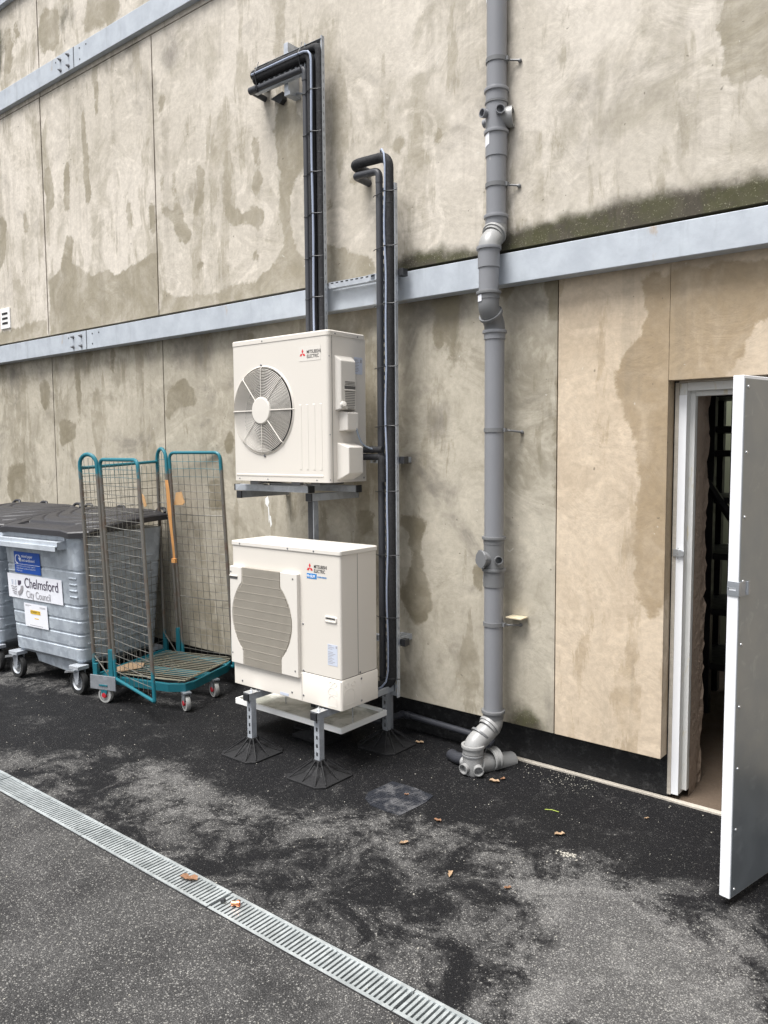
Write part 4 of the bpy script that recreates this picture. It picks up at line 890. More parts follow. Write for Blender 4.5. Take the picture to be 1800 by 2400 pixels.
MB().lathe([(.0001, .02), (.016, .018), (.022, .0)], zto((ux1+.04, 3.685, 2.205), (1, -.3, .3)), 18).build('knob', 'cream2', A1)
MB().box(ux1+.0002, ux1+.0012, 3.838, 3.918, 2.405, 2.512).build('rating_label', 'label', A1)
mb = MB()
for i in range(9): mb.box(ux1+.0012, ux1+.0016, 3.843, 3.843+.045*(.6+.4*((i*37) % 5)/4), 2.498-i*.0095, 2.501-i*.0095)
mb.box(ux1+.0012, ux1+.0016, 3.898, 3.910, 2.478, 2.500); mb.build('label_print', 'ink_grey', A1)
mb = MB()
mb.box(-4.12, -4.04, uy0+.02, uy0+.05, uz0-.024, uz0-.001); mb.box(-3.72, -3.64, uy0+.02, uy0+.05, uz0-.024, uz0-.001)
mb.box(-4.12, -4.04, 3.70, 3.93, uz0-.022, uz0-.001); mb.box(-3.62, -3.54, 3.70, 3.93, uz0-.022, uz0-.001); mb.build('foot', 'bolt', A1, bev=.002)
# refrigerant pipes and power cable leaving the cover
G3 = 'foam covered pipes leaving the upper unit'
for z, lb in ((1.925, 'upper of the two short black foam pipes leaving the upper unit'), (1.880, 'lower of the two short black foam pipes leaving the upper unit')):
    pipe('insulated_pipe', lb, [(-3.30, 3.795, z), (-3.28, 3.87, z), (-3.25, 3.905, z), (-3.195, 3.905, z), (-3.190, 3.906, z-.16 if z < 1.9 else z+.0)], .0205, 'foam', .03, G3)
MB().lathe([(.023, -.006), (.023, .006)], zto((-3.262, 3.893, 1.925), (1, .4, 0)), 16).build('tie_band', 'black', A1)
cable('short grey power cable looping from the side cover of the upper unit', bend([(-3.305, 3.79, 2.06), (-3.295, 3.80, 2.01), (-3.285, 3.82, 1.96), (-3.262, 3.86, 1.935), (-3.245, 3.895, 1.925)], .03, 4), .0065, 'cable_g')

# --- lower unit with the barrel shaped grille
lx0, lx1, ly0, ly1, lz0, lz1 = -4.013, -3.063, 3.360, 3.690, .403, 1.346
A2 = thing('air_conditioner', 'lower cream heat pump with a taupe barrel shaped grille and blue badge', 'air conditioner', (lx0, ly0, lz0), group='cream outdoor units')
MB().loft([rrect(lx0, lx1, ly0, ly1, .014, .588), rrect(lx0, lx1, ly0, ly1, .014, lz1-.02)], True).build('casing', 'cream', A2, ang=30)
MB().loft([rrect(lx0-.001, lx1+.006, ly0-.006, ly1+.003, .014, lz0), rrect(lx0-.001, lx1+.006, ly0-.006, ly1+.003, .014, .574), rrect(lx0, lx1+.002, ly0-.001, ly1, .012, .583)], True).build('base_skirt', 'cream', A2, ang=30)
MB().loft([rrect(lx0+.003, lx1-.003, ly0+.003, ly1-.003, .012, .583), rrect(lx0+.003, lx1-.003, ly0+.003, ly1-.003, .012, .590)]).build('shadow_gap', 'gap_shade', A2)
MB().loft([rrect(lx0-.004, lx1+.005, ly0-.006, ly1+.005, .014, lz1-.028), rrect(lx0-.004, lx1+.005, ly0-.006, ly1+.005, .014, lz1-.005), rrect(lx0+.001, lx1, ly0-.001, ly1, .012, lz1)]).build('lid', 'cream2', A2, bev=.002)
mb = MB()
for y in (3.43, 3.525, 3.62): mb.loft([[(lx0+.08, y-.02, lz1-.001), (lx1-.08, y-.02, lz1-.001), (lx1-.08, y+.02, lz1-.001), (lx0+.08, y+.02, lz1-.001)], [(lx0+.09, y-.013, lz1+.004), (lx1-.09, y-.013, lz1+.004), (lx1-.09, y+.013, lz1+.004), (lx0+.09, y+.013, lz1+.004)]])
mb.build('lid_rib', 'cream2', A2, bev=.002)
# grille panel: cream side pieces, taupe barrel
gx0, gx1, gz0, gz1 = -4.008, -3.392, .548, 1.182
def barrel(z):
    t = (z-.865)/.315; cxm = -3.7155; w = .178 if abs(t) > .70 else .178+.098*(1-(t/.70)**2)**.9
    return cxm-w, cxm+w
N = 44; zz = [gz0+(gz1-gz0)*i/N for i in range(N+1)]; yo = 3.332
for side in (0, 1):
    mb = MB(); edge = [(barrel(z)[side], z) for z in zz]
    out = [(gx0 if side == 0 else gx1)]*(N+1)
    f = [(e_[0], yo, e_[1]) for e_ in edge]+[(o_, yo, z) for o_, z in zip(out, zz)]; bk = [(x, ly0+.001, z) for x, y, z in f]; M_ = N+1
    mb.add(f+bk, [(i, i+1, M_+i+1, M_+i) for i in range(N)]+[(i, i+1, 2*M_+i+1, 2*M_+i) for i in range(N)]+[(M_+i, M_+i+1, 3*M_+i+1, 3*M_+i) for i in range(N)]+[(0, M_, 3*M_, 2*M_), (N, M_+N, 3*M_+N, 2*M_+N)])
    mb.build('grille_surround', 'cream2', A2, bev=.003, ang=50)
mb = MB(); L_ = [(barrel(z)[0], z) for z in zz]; Rr = [(barrel(z)[1], z) for z in zz]
mb.prism([(x, z) for x, z in L_]+[(x, z) for x, z in reversed(Rr)], 0, .018, FR(0, yo+.022, 0))
gr = mb.build('grille', 'taupe', A2)
mb = MB(); x = -3.99
while x < -3.44:
    ok = [z for z in zz if barrel(z)[0]+.002 < x < barrel(z)[1]-.008]
    if ok and ok[-1] > ok[0]: mb.box(x, x+.0058, yo-.002, yo+.006, ok[0]+.001, ok[-1]-.001)
    x += .0098
mb.build('grille_slats', 'taupe', gr)
mb = MB()
for i in range(1, 12):
    z = gz0+(gz1-gz0)*i/12; a, b = barrel(z); mb.box(a+.003, b-.003, yo-.0032, yo-.0005, z-.0011, z+.0011)
mb.build('grille_bars', 'taupe', gr)
mb = MB().box(gx0-.001, gx0+.075, yo-.0015, yo+.001, 1.100, 1.116); mb.build('grip_recess', 'gap_shade', A2)  # flat dark plate painted as the shade inside the grip
MB().box(gx0, gx0+.078, yo-.006, yo-.0002, 1.1165, 1.124).build('grip_lip', 'cream2', A2, bev=.002)
mb = MB()
for x, z in ((gx0+.012, 1.145), (gx1-.035, 1.150), (gx1-.025, .585), (gx0+.014, .612)): mb.lathe([(.0001, .0005), (.006, .0005), (.006, 0)], zto((x, yo-.0005, z), (0, -1, 0)), 10)
for x, z in ((-3.372, .88), (-3.372, .592)): screw(mb, (x, ly0, z), r=.007)
for x, z in ((-3.93, .43), (-3.47, .440), (-3.37, .440)): screw(mb, (x, ly0-.006, z), r=.007)
for x in (-3.93, -3.49, -3.27): screw(mb, (x, ly0-.006, lz1-.016), r=.006)
for y, z in ((3.53, .560), (3.53, .425), (3.52, .600)): screw(mb, (lx1+.006, y, z), (1, 0, 0), .007)
mb.build('screw', 'bolt', A2)
MB().box(lx1-.001, lx1+.0012, 3.508, 3.510, .59, lz1-.03).build('seam', 'gap_shade', A2)
MB().box(-3.384, -3.3825, ly0-.0072, ly0-.005, lz0+.002, .572).build('seam', 'gap_shade', A2)
# grip on the service panel
mb = MB().loft([[tuple(Vector((x, ly0+.0, z))) for x, z in q] for q in ()]) if False else MB()
def rr2(x0, x1, z0, z1, r, y): return [(x, y, z) for x, z, _ in rrect(x0, x1, z0, z1, r, 0)]
a_, b_ = rr2(-3.190, -3.092, .917, .955, .012, ly0+.001), rr2(-3.188, -3.094, .919, .953, .011, ly0-.007)
c_ = rr2(-3.180, -3.102, .926, .946, .008, ly0-.007); d_ = rr2(-3.178, -3.104, .928, .944, .007, ly0-.0012)
mb.loft([a_, b_, c_, d_], False, False); gp = mb.build('grip', 'cream2', A2, bev=.001)
MB().box(-3.179, -3.103, ly0-.0014, ly0-.0008, .927, .945).build('grip_recess', 'gap_shade', gp)
MB().box(-3.177, -3.105, ly0-.0035, ly0-.0015, .928, .934).build('grip_tongue', 'cream2', gp)
logo(A2, -3.308, ly0-.0006, 1.226, .029)
wtext('MITSUBISHI', .0285, 'ink', A2, -3.275, ly0-.0008, 1.228, .74, bold=.0004); wtext('ELECTRIC', .0285, 'ink', A2, -3.275, ly0-.0008, 1.202, .74, bold=.0004)
MB().box(-3.333, -3.252, ly0-.0012, ly0-.0002, 1.163, 1.194).build('badge', 'blue2', A2)
wtext('Mr.SLIM', .0215, 'paper', A2, -3.330, ly0-.0018, 1.171, .90, bold=.0005); wtext('POWER INVERTER', .0125, 'blue2', A2, -3.246, ly0-.0008, 1.173, .72, bold=.0003)
MB().box(-3.170, -3.092, ly0-.0012, ly0-.0002, .662, .788).build('rating_label', 'label', A2)
mb = MB()
for i in range(12):
    if i == 3: continue
    mb.box(-3.166, -3.166+.058*(.5+.5*((i*53) % 7)/6), ly0-.0016, ly0-.0012, .778-i*.0095, .7808-i*.0095)
mb.box(-3.105, -3.096, ly0-.0016, ly0-.0012, .768, .782); mb.build('label_print', 'ink_grey', A2)
MB().box(-3.575, -3.50, ly0-.0075, ly0-.0062, .408, .425).build('sticker', 'label', A2)
# embossed knock-outs on the skirt
mb = MB()
def outl(pts, r=.0013): mb.tube(pts+[pts[0]], r, 5, False)
def arch(x0, x1, z0, z1, y): 
    r_ = (x1-x0)/2; return [(x0, y, z0), (x1, y, z0)]+[((x0+x1)/2+r_*math.cos(t), y, z1-r_+r_*.9*math.sin(t)) for t in [i*math.pi/8 for i in range(9)]]
yk = ly0-.0062
outl(arch(-3.162, -3.095, .418, .485, yk)); outl(arch(-3.162, -3.095, .490, .535, yk)); outl([( -3.142+.012*math.cos(t), yk, .553+.012*math.sin(t)) for t in [i*.63 for i in range(10)]])
outl([( -3.108+.012*math.cos(t), yk, .553+.012*math.sin(t)) for t in [i*.63 for i in range(10)]])
xk = lx1+.0062
def sw_(pts): return [(xk, y, z) for y, z in pts]
outl(sw_([(3.375+.0, .43), (3.465, .43)]+[(3.42+.045*math.cos(t), .49+.035*math.sin(t)) for t in [i*math.pi/8 for i in range(9)]]))
outl(sw_([(3.400+.018*math.cos(t), .548+.013*math.sin(t)) for t in [i*.63 for i in range(10)]])); outl(sw_([(3.455+.018*math.cos(t), .548+.013*math.sin(t)) for t in [i*.63 for i in range(10)]]))
outl(sw_([(3.525, .42), (3.525, .565)]))
mb.build('knockout', 'cream', A2)

# ================================================================ STEEL FRAME UNDER THE UPPER UNIT
FRM = thing('steel_stand', 'grey steel frame of rails and a post holding up the round fan unit', 'frame', (-3.65, 3.73, 0))
def rail(name, p0, p1, h=.041, w=.041, mat='galv', caps=(1, 1), par=None, th=.0025):
    """square channel between two points (axis aligned), with black end caps"""
    par = par or FRM; mb = MB(); (xa, ya, za), (xb, yb, zb) = p0, p1
    if abs(xb-xa) > abs(yb-ya):
        mb.box(xa, xb, ya-w/2, ya-w/2+th, za, za+h); mb.box(xa, xb, ya+w/2-th, ya+w/2, za, za+h); mb.box(xa, xb, ya-w/2+th, ya+w/2-th, za, za+th)
        mb.box(xa, xb, ya-w/2+th, ya-w/2+.010, za+h-th, za+h); mb.box(xa, xb, ya+w/2-.010, ya+w/2-th, za+h-th, za+h)
        cps = [(xa-.012, xa+.0, ya-w/2-.002, ya+w/2+.002), (xb, xb+.012, ya-w/2-.002, ya+w/2+.002)]
    else:
        mb.box(xa-w/2, xa-w/2+th, ya, yb, za, za+h); mb.box(xa+w/2-th, xa+w/2, ya, yb, za, za+h); mb.box(xa-w/2+th, xa+w/2-th, ya, yb, za, za+th)
        mb.box(xa-w/2+th, xa-w/2+.010, ya, yb, za+h-th, za+h); mb.box(xa+w/2-.010, xa+w/2-th, ya, yb, za+h-th, za+h)
        cps = [(xa-w/2-.002, xa+w/2+.002, ya-.012, ya), (xa-w/2-.002, xa+w/2+.002, yb, yb+.012)]
    r_ = mb.build(name, mat, par, bev=.0008)
    for c_, on in zip(cps, caps):
        if on: MB().box(c_[0], c_[1], c_[2], c_[3], za-.002, za+h+.002).build('end_cap', 'black', r_, bev=.002)
    return r_
rail('rail', (-4.355, 3.715, 1.648), (-3.640, 3.715, 1.648), .042, .05)
rail('rail', (-4.20, 3.905, 1.652), (-3.395, 3.905, 1.652), .042, .045, 'galv_dk')
rail('rail', (-4.325, 3.705, 1.594), (-4.325, 4.165, 1.594), .048, .045, 'galv_dk', (1, 0)); rail('rail', (-3.640, 3.705, 1.594), (-3.640, 4.165, 1.594), .048, .05, 'galv', (1, 0))
MB().box(-3.665, -3.612, 3.712, 3.756, .05, 1.592).build('post', 'galv_dk', FRM, bev=.001)
MB().box(-3.660, -3.620, 3.7085, 3.7118, .06, 1.590).build('post_cover', 'black', FRM)
for x in (-4.10, -3.68):
    mb = MB(); mb.box(x-.03, x+.03, 3.69, 3.735, 1.6905, 1.696); mb.tube([(x, 3.71, 1.696), (x, 3.71, 1.708)], .010, 6); mb.build('clamp', 'zinc', FRM, bev=.001)
# small foot under the frame post
MB().loft([[(-3.79, 3.78-.12, 0), (-3.49, 3.78-.12, 0), (-3.49, 3.92, 0), (-3.79, 3.92, 0)], [(-3.79, 3.66, .02), (-3.49, 3.66, .02), (-3.49, 3.92, .02), (-3.79, 3.92, .02)], [(-3.67, 3.70, .06), (-3.61, 3.70, .06), (-3.61, 3.77, .06), (-3.67, 3.77, .06)]]).build('rubber_foot', 'rubber', FRM)

# ================================================================ STAND UNDER THE LOWER UNIT
ST = thing('equipment_stand', 'low galvanised stand on black rubber feet carrying the heat pump', 'stand', (-3.5, 3.5, 0))
def rubber_foot(cx, cy, parent):
    mb = MB(); h = .158; c = .045; o8 = lambda s_, z, cc: [(cx-s_+cc, cy-s_, z), (cx+s_-cc, cy-s_, z), (cx+s_, cy-s_+cc, z), (cx+s_, cy+s_-cc, z), (cx+s_-cc, cy+s_, z), (cx-s_+cc, cy+s_, z), (cx-s_, cy+s_-cc, z), (cx-s_, cy-s_+cc, z)]
    mb.loft([o8(h, .0, c), o8(h, .010, c), o8(h-.008, .013, c), o8(h*.5, .032, c*.5), o8(.034, .068, .008), o8(.030, .102, .008)])
    for p in o8(h-.008, .014, c)+[(cx+h-.01, cy, .014), (cx-h+.01, cy, .014), (cx, cy-h+.01, .014), (cx, cy+h-.01, .014)]:
        q = Vector((cx+(p[0]-cx)*.24, cy+(p[1]-cy)*.24, .092)); a = Vector(p); dr = (q-a); sd_ = Vector((-dr.y, dr.x, 0)).normalized()*.0035
        mb.add([a-sd_, a+sd_, q+sd_, q-sd_, a-sd_+Vector((0, 0, .004)), a+sd_+Vector((0, 0, .004)), q+sd_+Vector((0, 0, .014)), q-sd_+Vector((0, 0, .014))], [(0, 1, 5, 4), (1, 2, 6, 5), (2, 3, 7, 6), (3, 0, 4, 7), (4, 5, 6, 7)])
    return mb.build('rubber_foot', 'rubber', parent, bev=.002)
for x in (-3.785, -3.192):
    r_ = rail('rail', (x, 3.262, .350), (x, 3.985, .350), .042, .043, 'galv', (1, 1), ST)
    mb = MB(); mb.box(x-.034, x+.034, 3.262, 3.335, .3935, .3985); mb.tube([(x, 3.30, .398), (x, 3.30, .408)], .011, 6); mb.tube([(x, 3.30, .398), (x, 3.30, .418)], .005, 8)
    mb.build('clamp', 'zinc', r_, bev=.001)
    for y in (3.300, 3.935):
        lg = MB(); a, b = y-.0205, y+.0205; t = .0025; fx_ = (x-.0205, x+.0205)
        lg.box(fx_[0], fx_[0]+t, a+t, b, .098, .3495); lg.box(fx_[1]-t, fx_[1], a+t, b, .098, .3495)
        lg.box(fx_[0], x-.0075, a, a+t, .098, .3495); lg.box(x+.0075, fx_[1], a, a+t, .098, .3495)
        for k in range(6): z = .098+k*.05; lg.box(x-.0075, x+.0075, a+.0002, a+t-.0002, z, min(.3495, z+.026))
        leg = lg.build('leg', 'galv' if y < 3.5 else 'galv_dk', ST); rubber_foot(x, y, leg)  # rear legs get the darker steel as painted-in shade
pan = thing('drip_tray', 'shallow cream drip tray hung under the lower heat pump', 'tray', (-3.66, 3.69, .22))
mb = MB(); px0, px1, py0, py1 = -4.155, -3.175, 3.475, 3.925; zb_, zt_ = .205, .240
rg_ = [rrect(px0, px1, py0, py1, .01, zb_), rrect(px0, px1, py0, py1, .01, zt_), rrect(px0+.014, px1-.014, py0+.014, py1-.014, .008, zt_), rrect(px0+.016, px1-.016, py0+.016, py1-.016, .008, zb_+.013)]
mb.loft(rg_, False, False); mb.build('rim', 'white_plastic', pan, bev=.002); MB().box(px0+.012, px1-.012, py0+.012, py1-.012, zb_+.001, zb_+.0135).build('pan', 'pan', pan)
for x in (-3.785, -3.192): MB().tube([(x, 3.60, .24), (x, 3.60, .35)], .004, 8).build('hanger', 'zinc', pan)

# ================================================================ WHEELED BINS
def make_bin(cx, cy, label, signs):
    root = thing('wheeled_bin', label, 'bin', (cx, cy, 0), group='galvanised four wheeled bins')
    hb, ht, db, dt = .47, .545, .37, .415
    prof = []   # z, bulge
    ribs = [.36, .47, .58, .70, .98]
    z = .265; prof.append((z, 0))
    for rz_ in ribs: prof += [(rz_-.006, 0), (rz_, -.006), (rz_+.012, -.006), (rz_+.018, .0)]
    prof += [(1.20, 0), (1.28, .0)]
    rings = []
    for z, b in prof:
        t = (z-.265)/(1.28-.265); w_ = hb+(ht-hb)*t+b; d_ = db+(dt-db)*t+b
        rings.append([(cx+x, cy+y, z) for x, y, _ in rrect(-w_, w_, -d_, d_, .06, 0, 5)])
    rings.insert(0, [(cx+x, cy+y, .235) for x, y, _ in rrect(-hb+.03, hb-.03, -db+.03, db-.03, .05, 0, 5)])
    body = MB().loft(rings, True).build('body', 'bin', root, ang=22)
    yf = lambda z: cy-(db+(dt-db)*(z-.265)/1.015)-.001
    mb = MB()
    for sx in (-1, 1):
        for z in (.78, .83, .88, .93):
            xx = cx+sx*(.425); mb.loft([[(xx-.05, yf(z)+.003, z-.009), (xx+.05, yf(z)+.003, z-.009), (xx+.05, yf(z)+.003, z+.009), (xx-.05, yf(z)+.003, z+.009)], [(xx-.044, yf(z)-.006, z-.004), (xx+.044, yf(z)-.006, z-.004), (xx+.044, yf(z)-.006, z+.004), (xx-.044, yf(z)-.006, z+.004)]])
        for z in (.40, .62, .75, .90, 1.05):
            for yy in (-.18, .16):
                t = (z-.265)/1.015; X = cx+sx*(hb+(ht-hb)*t)
                mb.box(min(X-.002, X+sx*.008), max(X-.002, X+sx*.008), cy+yy-.14, cy+yy+.14, z-.006, z+.006)
    mb.build('pressed_rib', 'bin', body, bev=.002)
    # lifting bar
    mb = MB(); x0, x1 = cx-.56, cx+.375; y1 = yf(1.2)+.002
    mb.box(x0, x1, y1-.075, y1, 1.215, 1.222); mb.box(x0, x1, y1-.079, y1-.0755, 1.188, 1.222); mb.box(x0, x1, y1-.095, y1-.0795, 1.178, 1.190); mb.box(x0, x1, y1-.098, y1-.0952, 1.150, 1.190); mb.box(x1-.004, x1, y1-.0748, y1, 1.16, 1.2149)
    mb.box(x0, x1, y1-.012, y1, 1.223, 1.262)
    mb.build('lifting_bar', 'beam', root, bev=.002)
    # belly trough under the body
    MB().prism([(cx-.30, .236), (cx-.25, .15), (cx+.20, .12), (cx+.42, .236)], 0, .5, FR(0, cy+.2, 0)).build('sump', 'bin', root, bev=.006)
    # lid
    nx, ny = 150, 100; x0, x1, y0, y1 = -.60, .585, -.455, .42; vs = []
    for i in range(nx+1):
        for j in range(ny+1):
            x = x0+(x1-x0)*i/nx; y = y0+(y1-y0)*j/ny
            ch_ = max(0, (abs(x)-.47))*.95                                    # chamfered front corners
            yy = max(y, y0+ch_*1.0) if y < 0 else y
            u = (yy-y0)/(y1-y0); zz_ = 1.318+.105*math.sin(min(1, u*1.05)*math.pi*.5)-.03*max(0, abs(x)-.38)/.2
            rad = math.hypot(x*.8, (yy+.75)*1.15); rg_ = 0
            for rr_ in (.50, .62, .73, .84, .95, 1.06):
                q = math.hypot((abs(x)-.02)*1.2, (.47-yy)*.9)
                rg_ += -.012*math.exp(-((q-(rr_-.18))/.010)**2)*(1 if (-.30 < yy < .38 and abs(x) < .54) else 0)
            if abs(x-.02) < .34 and -.40 < yy < -.28: zz_ -= .016
            vs.append((cx+x, cy+yy, zz_+rg_))
    W = ny+1; fs = [(i*W+j, (i+1)*W+j, (i+1)*W+j+1, i*W+j+1) for i in range(nx) for j in range(ny)]
    rim = [i*W for i in range(nx+1)]+[nx*W+j for j in range(1, ny+1)]+[i*W+ny for i in range(nx-1, -1, -1)]+[j for j in range(ny-1, 0, -1)]
    mb = MB().add(vs, fs, True); m_ = len(rim)
    r1 = [Vector(vs[k]) for k in rim]; ctr = Vector((cx, cy, 0))
    def pushed(v, d, z): 
        e_ = Vector((v.x-cx, v.y-cy, 0)); k = 1+d/e_.length; return Vector((cx+e_.x*k, cy+e_.y*k, z))
    r2_ = [pushed(v, .010, v.z-.010) for v in r1]; r3 = [pushed(v, .012, v.z-.052) for v in r1]; r4 = [pushed(v, -.02, v.z-.054) for v in r1]
    for a, b in ((r1, r2_), (r2_, r3), (r3, r4)): mb.add(a+b, [(i, (i+1) % m_, m_+(i+1) % m_, m_+i) for i in range(m_)], True)
    mb.build('lid', 'lid', root, ang=28)
    for hx in (-.52, -.05, .50):
        MB().tube(bend([(cx+hx-.06, cy+.42, 1.40), (cx+hx-.04, cy+.44, 1.432), (cx+hx+.04, cy+.44, 1.432), (cx+hx+.06, cy+.42, 1.40)], .02), .013, 10).build('hinge', 'lid', root)
    # castors
    for sx in (-1, 1):
        for sy in (-1, 1):
            wx, wy, wr = cx+sx*.43, cy+sy*.375, .098
            mb = MB(); mb.box(wx-.06, wx+.06, wy-.05, wy+.05, .205, .2345)
            for q in (-1, 1):
                mb.prism([(wx-.045, .205), (wx+.045, .205), (wx+.026, wr-.015), (wx-.006, wr-.02)], q*.030-.002, q*.030+.002, FR(0, wy, 0))
            br_ = mb.build('castor', 'galv', root, bev=.002)
            MB().lathe([(wr-.032, -.020), (wr-.004, -.021), (wr, -.012), (wr, .012), (wr-.004, .021), (wr-.032, .020)], zto((wx, wy, wr), (0, 1, 0)), 36).build('tyre', 'tyre', br_)
            MB().lathe([(.0001, -.024), (.014, -.024), (.016, -.012), (wr-.045, -.010), (wr-.034, -.019), (wr-.031, -.018), (wr-.031, .018), (.0001, .018)], zto((wx, wy, wr), (0, 1, 0)), 32).build('rim', 'zinc', br_)
            if sy < 0: MB().prism([(wx-.11, .165), (wx-.10, .185), (wx-.03, .20), (wx+.02, .205), (wx+.02, .19), (wx-.04, .18)], -.015, .015, FR(0, wy-.045, 0)).build('brake_lever', 'zinc', br_, bev=.001)
    if signs:
        tilt = math.atan2(dt-db, 1.015)
        def SG(x, z, d=.002): return FR(x, yf(z)-d, z) @ Matrix.Rotation(tilt, 4, 'X')
        def plate(name, mat, x0, x1, z0, z1, d=.0015, par=root, lean=0):
            h = z1-z0; T = SG(x0, z0, d); return MB().prism([(0, 0), (x1-x0, 0), (x1-x0, h), (0, h)], 0, .0008, T).build(name, mat, par)
        def tx(s_, size, mat, x, z, d, xs, par=root, bold=0.):
            T = SG(x, z, d); l = local(par); T = Matrix.Translation(-l) @ T; return text_mesh(s_, size, 'lettering', mat, par, T, xs, .0003, bold)
        ox = cx+6.17-.038
        wsg = plate('council_sign', 'paper', -6.62+ox, -5.845+ox, .700, .905, .006)
        tx('Chelmsford', .118, 'ink_purple', -6.375+ox, .800, .0085, .86, wsg, .0006); tx('City Council', .088, 'ink_grey', -6.36+ox, .715, .0085, .78, wsg)
        # round emblem: leaf and waves
        mb = MB(); c0 = (-6.485+ox, .806)
        def emb(poly): mb.prism(poly, 0, .0006, SG(0, 0, 0) if False else (FR(0, yf(.8)-.0085, 0)))
        rr_ = .082
        emb([(c0[0]+rr_*math.cos(R(a))*1.1, c0[1]+rr_*math.sin(R(a))) for a in range(-80, 5, 12)]+[(c0[0]+rr_*.62*math.cos(R(a))*1.1, c0[1]+rr_*.62*math.sin(R(a))) for a in range(0, -85, -12)])
        for k in range(4):
            z0_ = c0[1]-.010-k*.019; L0 = c0[0]-.09+k*.010; pts = [(L0+i*.012, z0_+.004*math.sin(i*1.2)) for i in range(8-k)]; emb(pts+[(x, z-.007) for x, z in reversed(pts)])
        mb.build('emblem', 'ink_grey', wsg); mb = MB()
        emb([(c0[0]+.014, c0[1]+.005), (c0[0]+.034, c0[1]+.003), (c0[0]+.062, c0[1]+.02), (c0[0]+.066, c0[1]+.075), (c0[0]+.04, c0[1]+.074), (c0[0]+.012, c0[1]+.058)])
        mb.build('emblem', 'ink_purple', wsg); mb = MB()
        emb([(c0[0]-.075, c0[1]+.0), (c0[0]-.085, c0[1]+.04), (c0[0]-.06, c0[1]+.07), (c0[0]-.025, c0[1]+.082), (c0[0]-.05, c0[1]+.05), (c0[0]-.058, c0[1]+.01)])
        emb([(c0[0]-.035, c0[1]+.004), (c0[0]-.03, c0[1]+.05), (c0[0]-.012, c0[1]+.06), (c0[0]-.012, c0[1]+.004)])
        mb.build('emblem', 'label', wsg)
        bsg = plate('recycling_sign', 'blue', -6.50+ox, -6.125+ox, .918, 1.098, .004)
        tx('mixed paper', .034, 'paper', -6.392+ox, 1.052, .0055, .95, bsg, .0003); tx('and cardboard', .034, 'paper', -6.392+ox, 1.018, .0055, .95, bsg, .0003)
        tx('These items can be mixed together', .0185, 'label', -6.475+ox, .972, .0055, 1.05, bsg); tx('Please flatten cardboard boxes first', .0185, 'label', -6.475+ox, .952, .0055, 1.05, bsg); tx('Thank you', .0185, 'label', -6.475+ox, .932, .0055, 1.05, bsg)
        mb = MB(); c1 = (-6.448+ox, 1.036)
        ann = [(c1[0]+.040*math.cos(R(a)), c1[1]+.042*math.sin(R(a))) for a in range(20, 281, 13)]+[(c1[0]+.029*math.cos(R(a)), c1[1]+.031*math.sin(R(a))) for a in range(280, 19, -13)]
        T = FR(0, yf(1.04)-.0055, 0); mb.prism(ann, 0, .0006, T); mb.prism([(c1[0]+.008, c1[1]+.008), (c1[0]+.052, c1[1]+.012), (c1[0]+.040, c1[1]-.026)], 0, .0006, T)
        mb.prism([(-6.495+ox, .992), (-6.13+ox, .992), (-6.13+ox, .995), (-6.495+ox, .995)], 0, .0006, FR(0, yf(.99)-.0055, 0)); mb.build('emblem', 'paper', bsg)
        nsg = plate('notice', 'paper', -6.405+ox, -6.075+ox, .470, .668, .007)
        tx('ECONOMY LTD', .030, 'ink', -6.312+ox, .588, .0092, .62, nsg)
        MB().prism([(-6.318+ox, .582), (-6.175+ox, .582), (-6.175+ox, .614), (-6.318+ox, .614)], 0, .0005, FR(0, yf(.6)-.0082, 0)).build('highlight', 'yellow', nsg)
        MB().prism([(-6.265+ox, .541), (-6.205+ox, .541), (-6.205+ox, .549), (-6.265+ox, .549)], 0, .0005, FR(0, yf(.54)-.0082, 0)).build('highlight', 'yellow', nsg)
        mb = MB()
        for x0_, x1_, z_ in ((-6.385, -6.30, .650), (-6.385, -6.33, .642), (-6.18, -6.10, .645), (-6.18, -6.10, .637), (-6.34, -6.15, .482)): mb.prism([(x0_+ox, z_), (x1_+ox, z_), (x1_+ox, z_+.004), (x0_+ox, z_+.004)], 0, .0005, FR(0, yf(z_)-.0078, 0))
        mb.build('print', 'ink_grey', nsg)
    root.rotation_euler.z = R(4.5)
    return root
make_bin(-6.268, 3.617, 'galvanised wheeled bin with a black lid and a council sign, beside the wire trolley', True)
make_bin(-7.47, 3.53, 'galvanised wheeled bin cut off by the left edge of the photo', False)

# ================================================================ WIRE ROLL CAGE
K = thing('roll_cage', 'teal wire mesh trolley with its two gates open, between the bin and the units', 'trolley', (-5.54, 3.26, 0), R(16.86))
def ln(x, y, z):
    q = max(0, z-.2); return Vector((x-(.030+.035*max(min(1, max(0, x)/.2), min(1, max(0, 1-y/.45))))*q, y+.018*q, z))
def bar(mb, pts, r=.0135, n=10): mb.tube([ln(*p) for p in pts], r, n)
def KB(mb, name, mat, par=K, **k): return mb.build(name, mat, par, world=False, **k)
def mesh_panel(par, a, b, z0, z1, nv, nh, r=.0021, thick=()):
    """welded wire panel between the plan points a and b"""
    mb = MB()
    for i in range(1, nv):
        t = i/nv; x, y = a[0]+(b[0]-a[0])*t, a[1]+(b[1]-a[1])*t; mb.tube([ln(x, y, z0), ln(x, y, z1)], r*.85, 5)
    for j in range(1, nh):
        z = z0+(z1-z0)*j/nh; q = r*(2.0 if j in thick else 1.15); sag = .006*math.sin(j*1.7)
        mb.tube([ln(a[0], a[1]-.003, z), ln((a[0]+b[0])/2, (a[1]+b[1])/2-.004, z-sag), ln(b[0], b[1]-.003, z)], q, 5)
    return KB(mb, 'wire_mesh', 'wire', par)
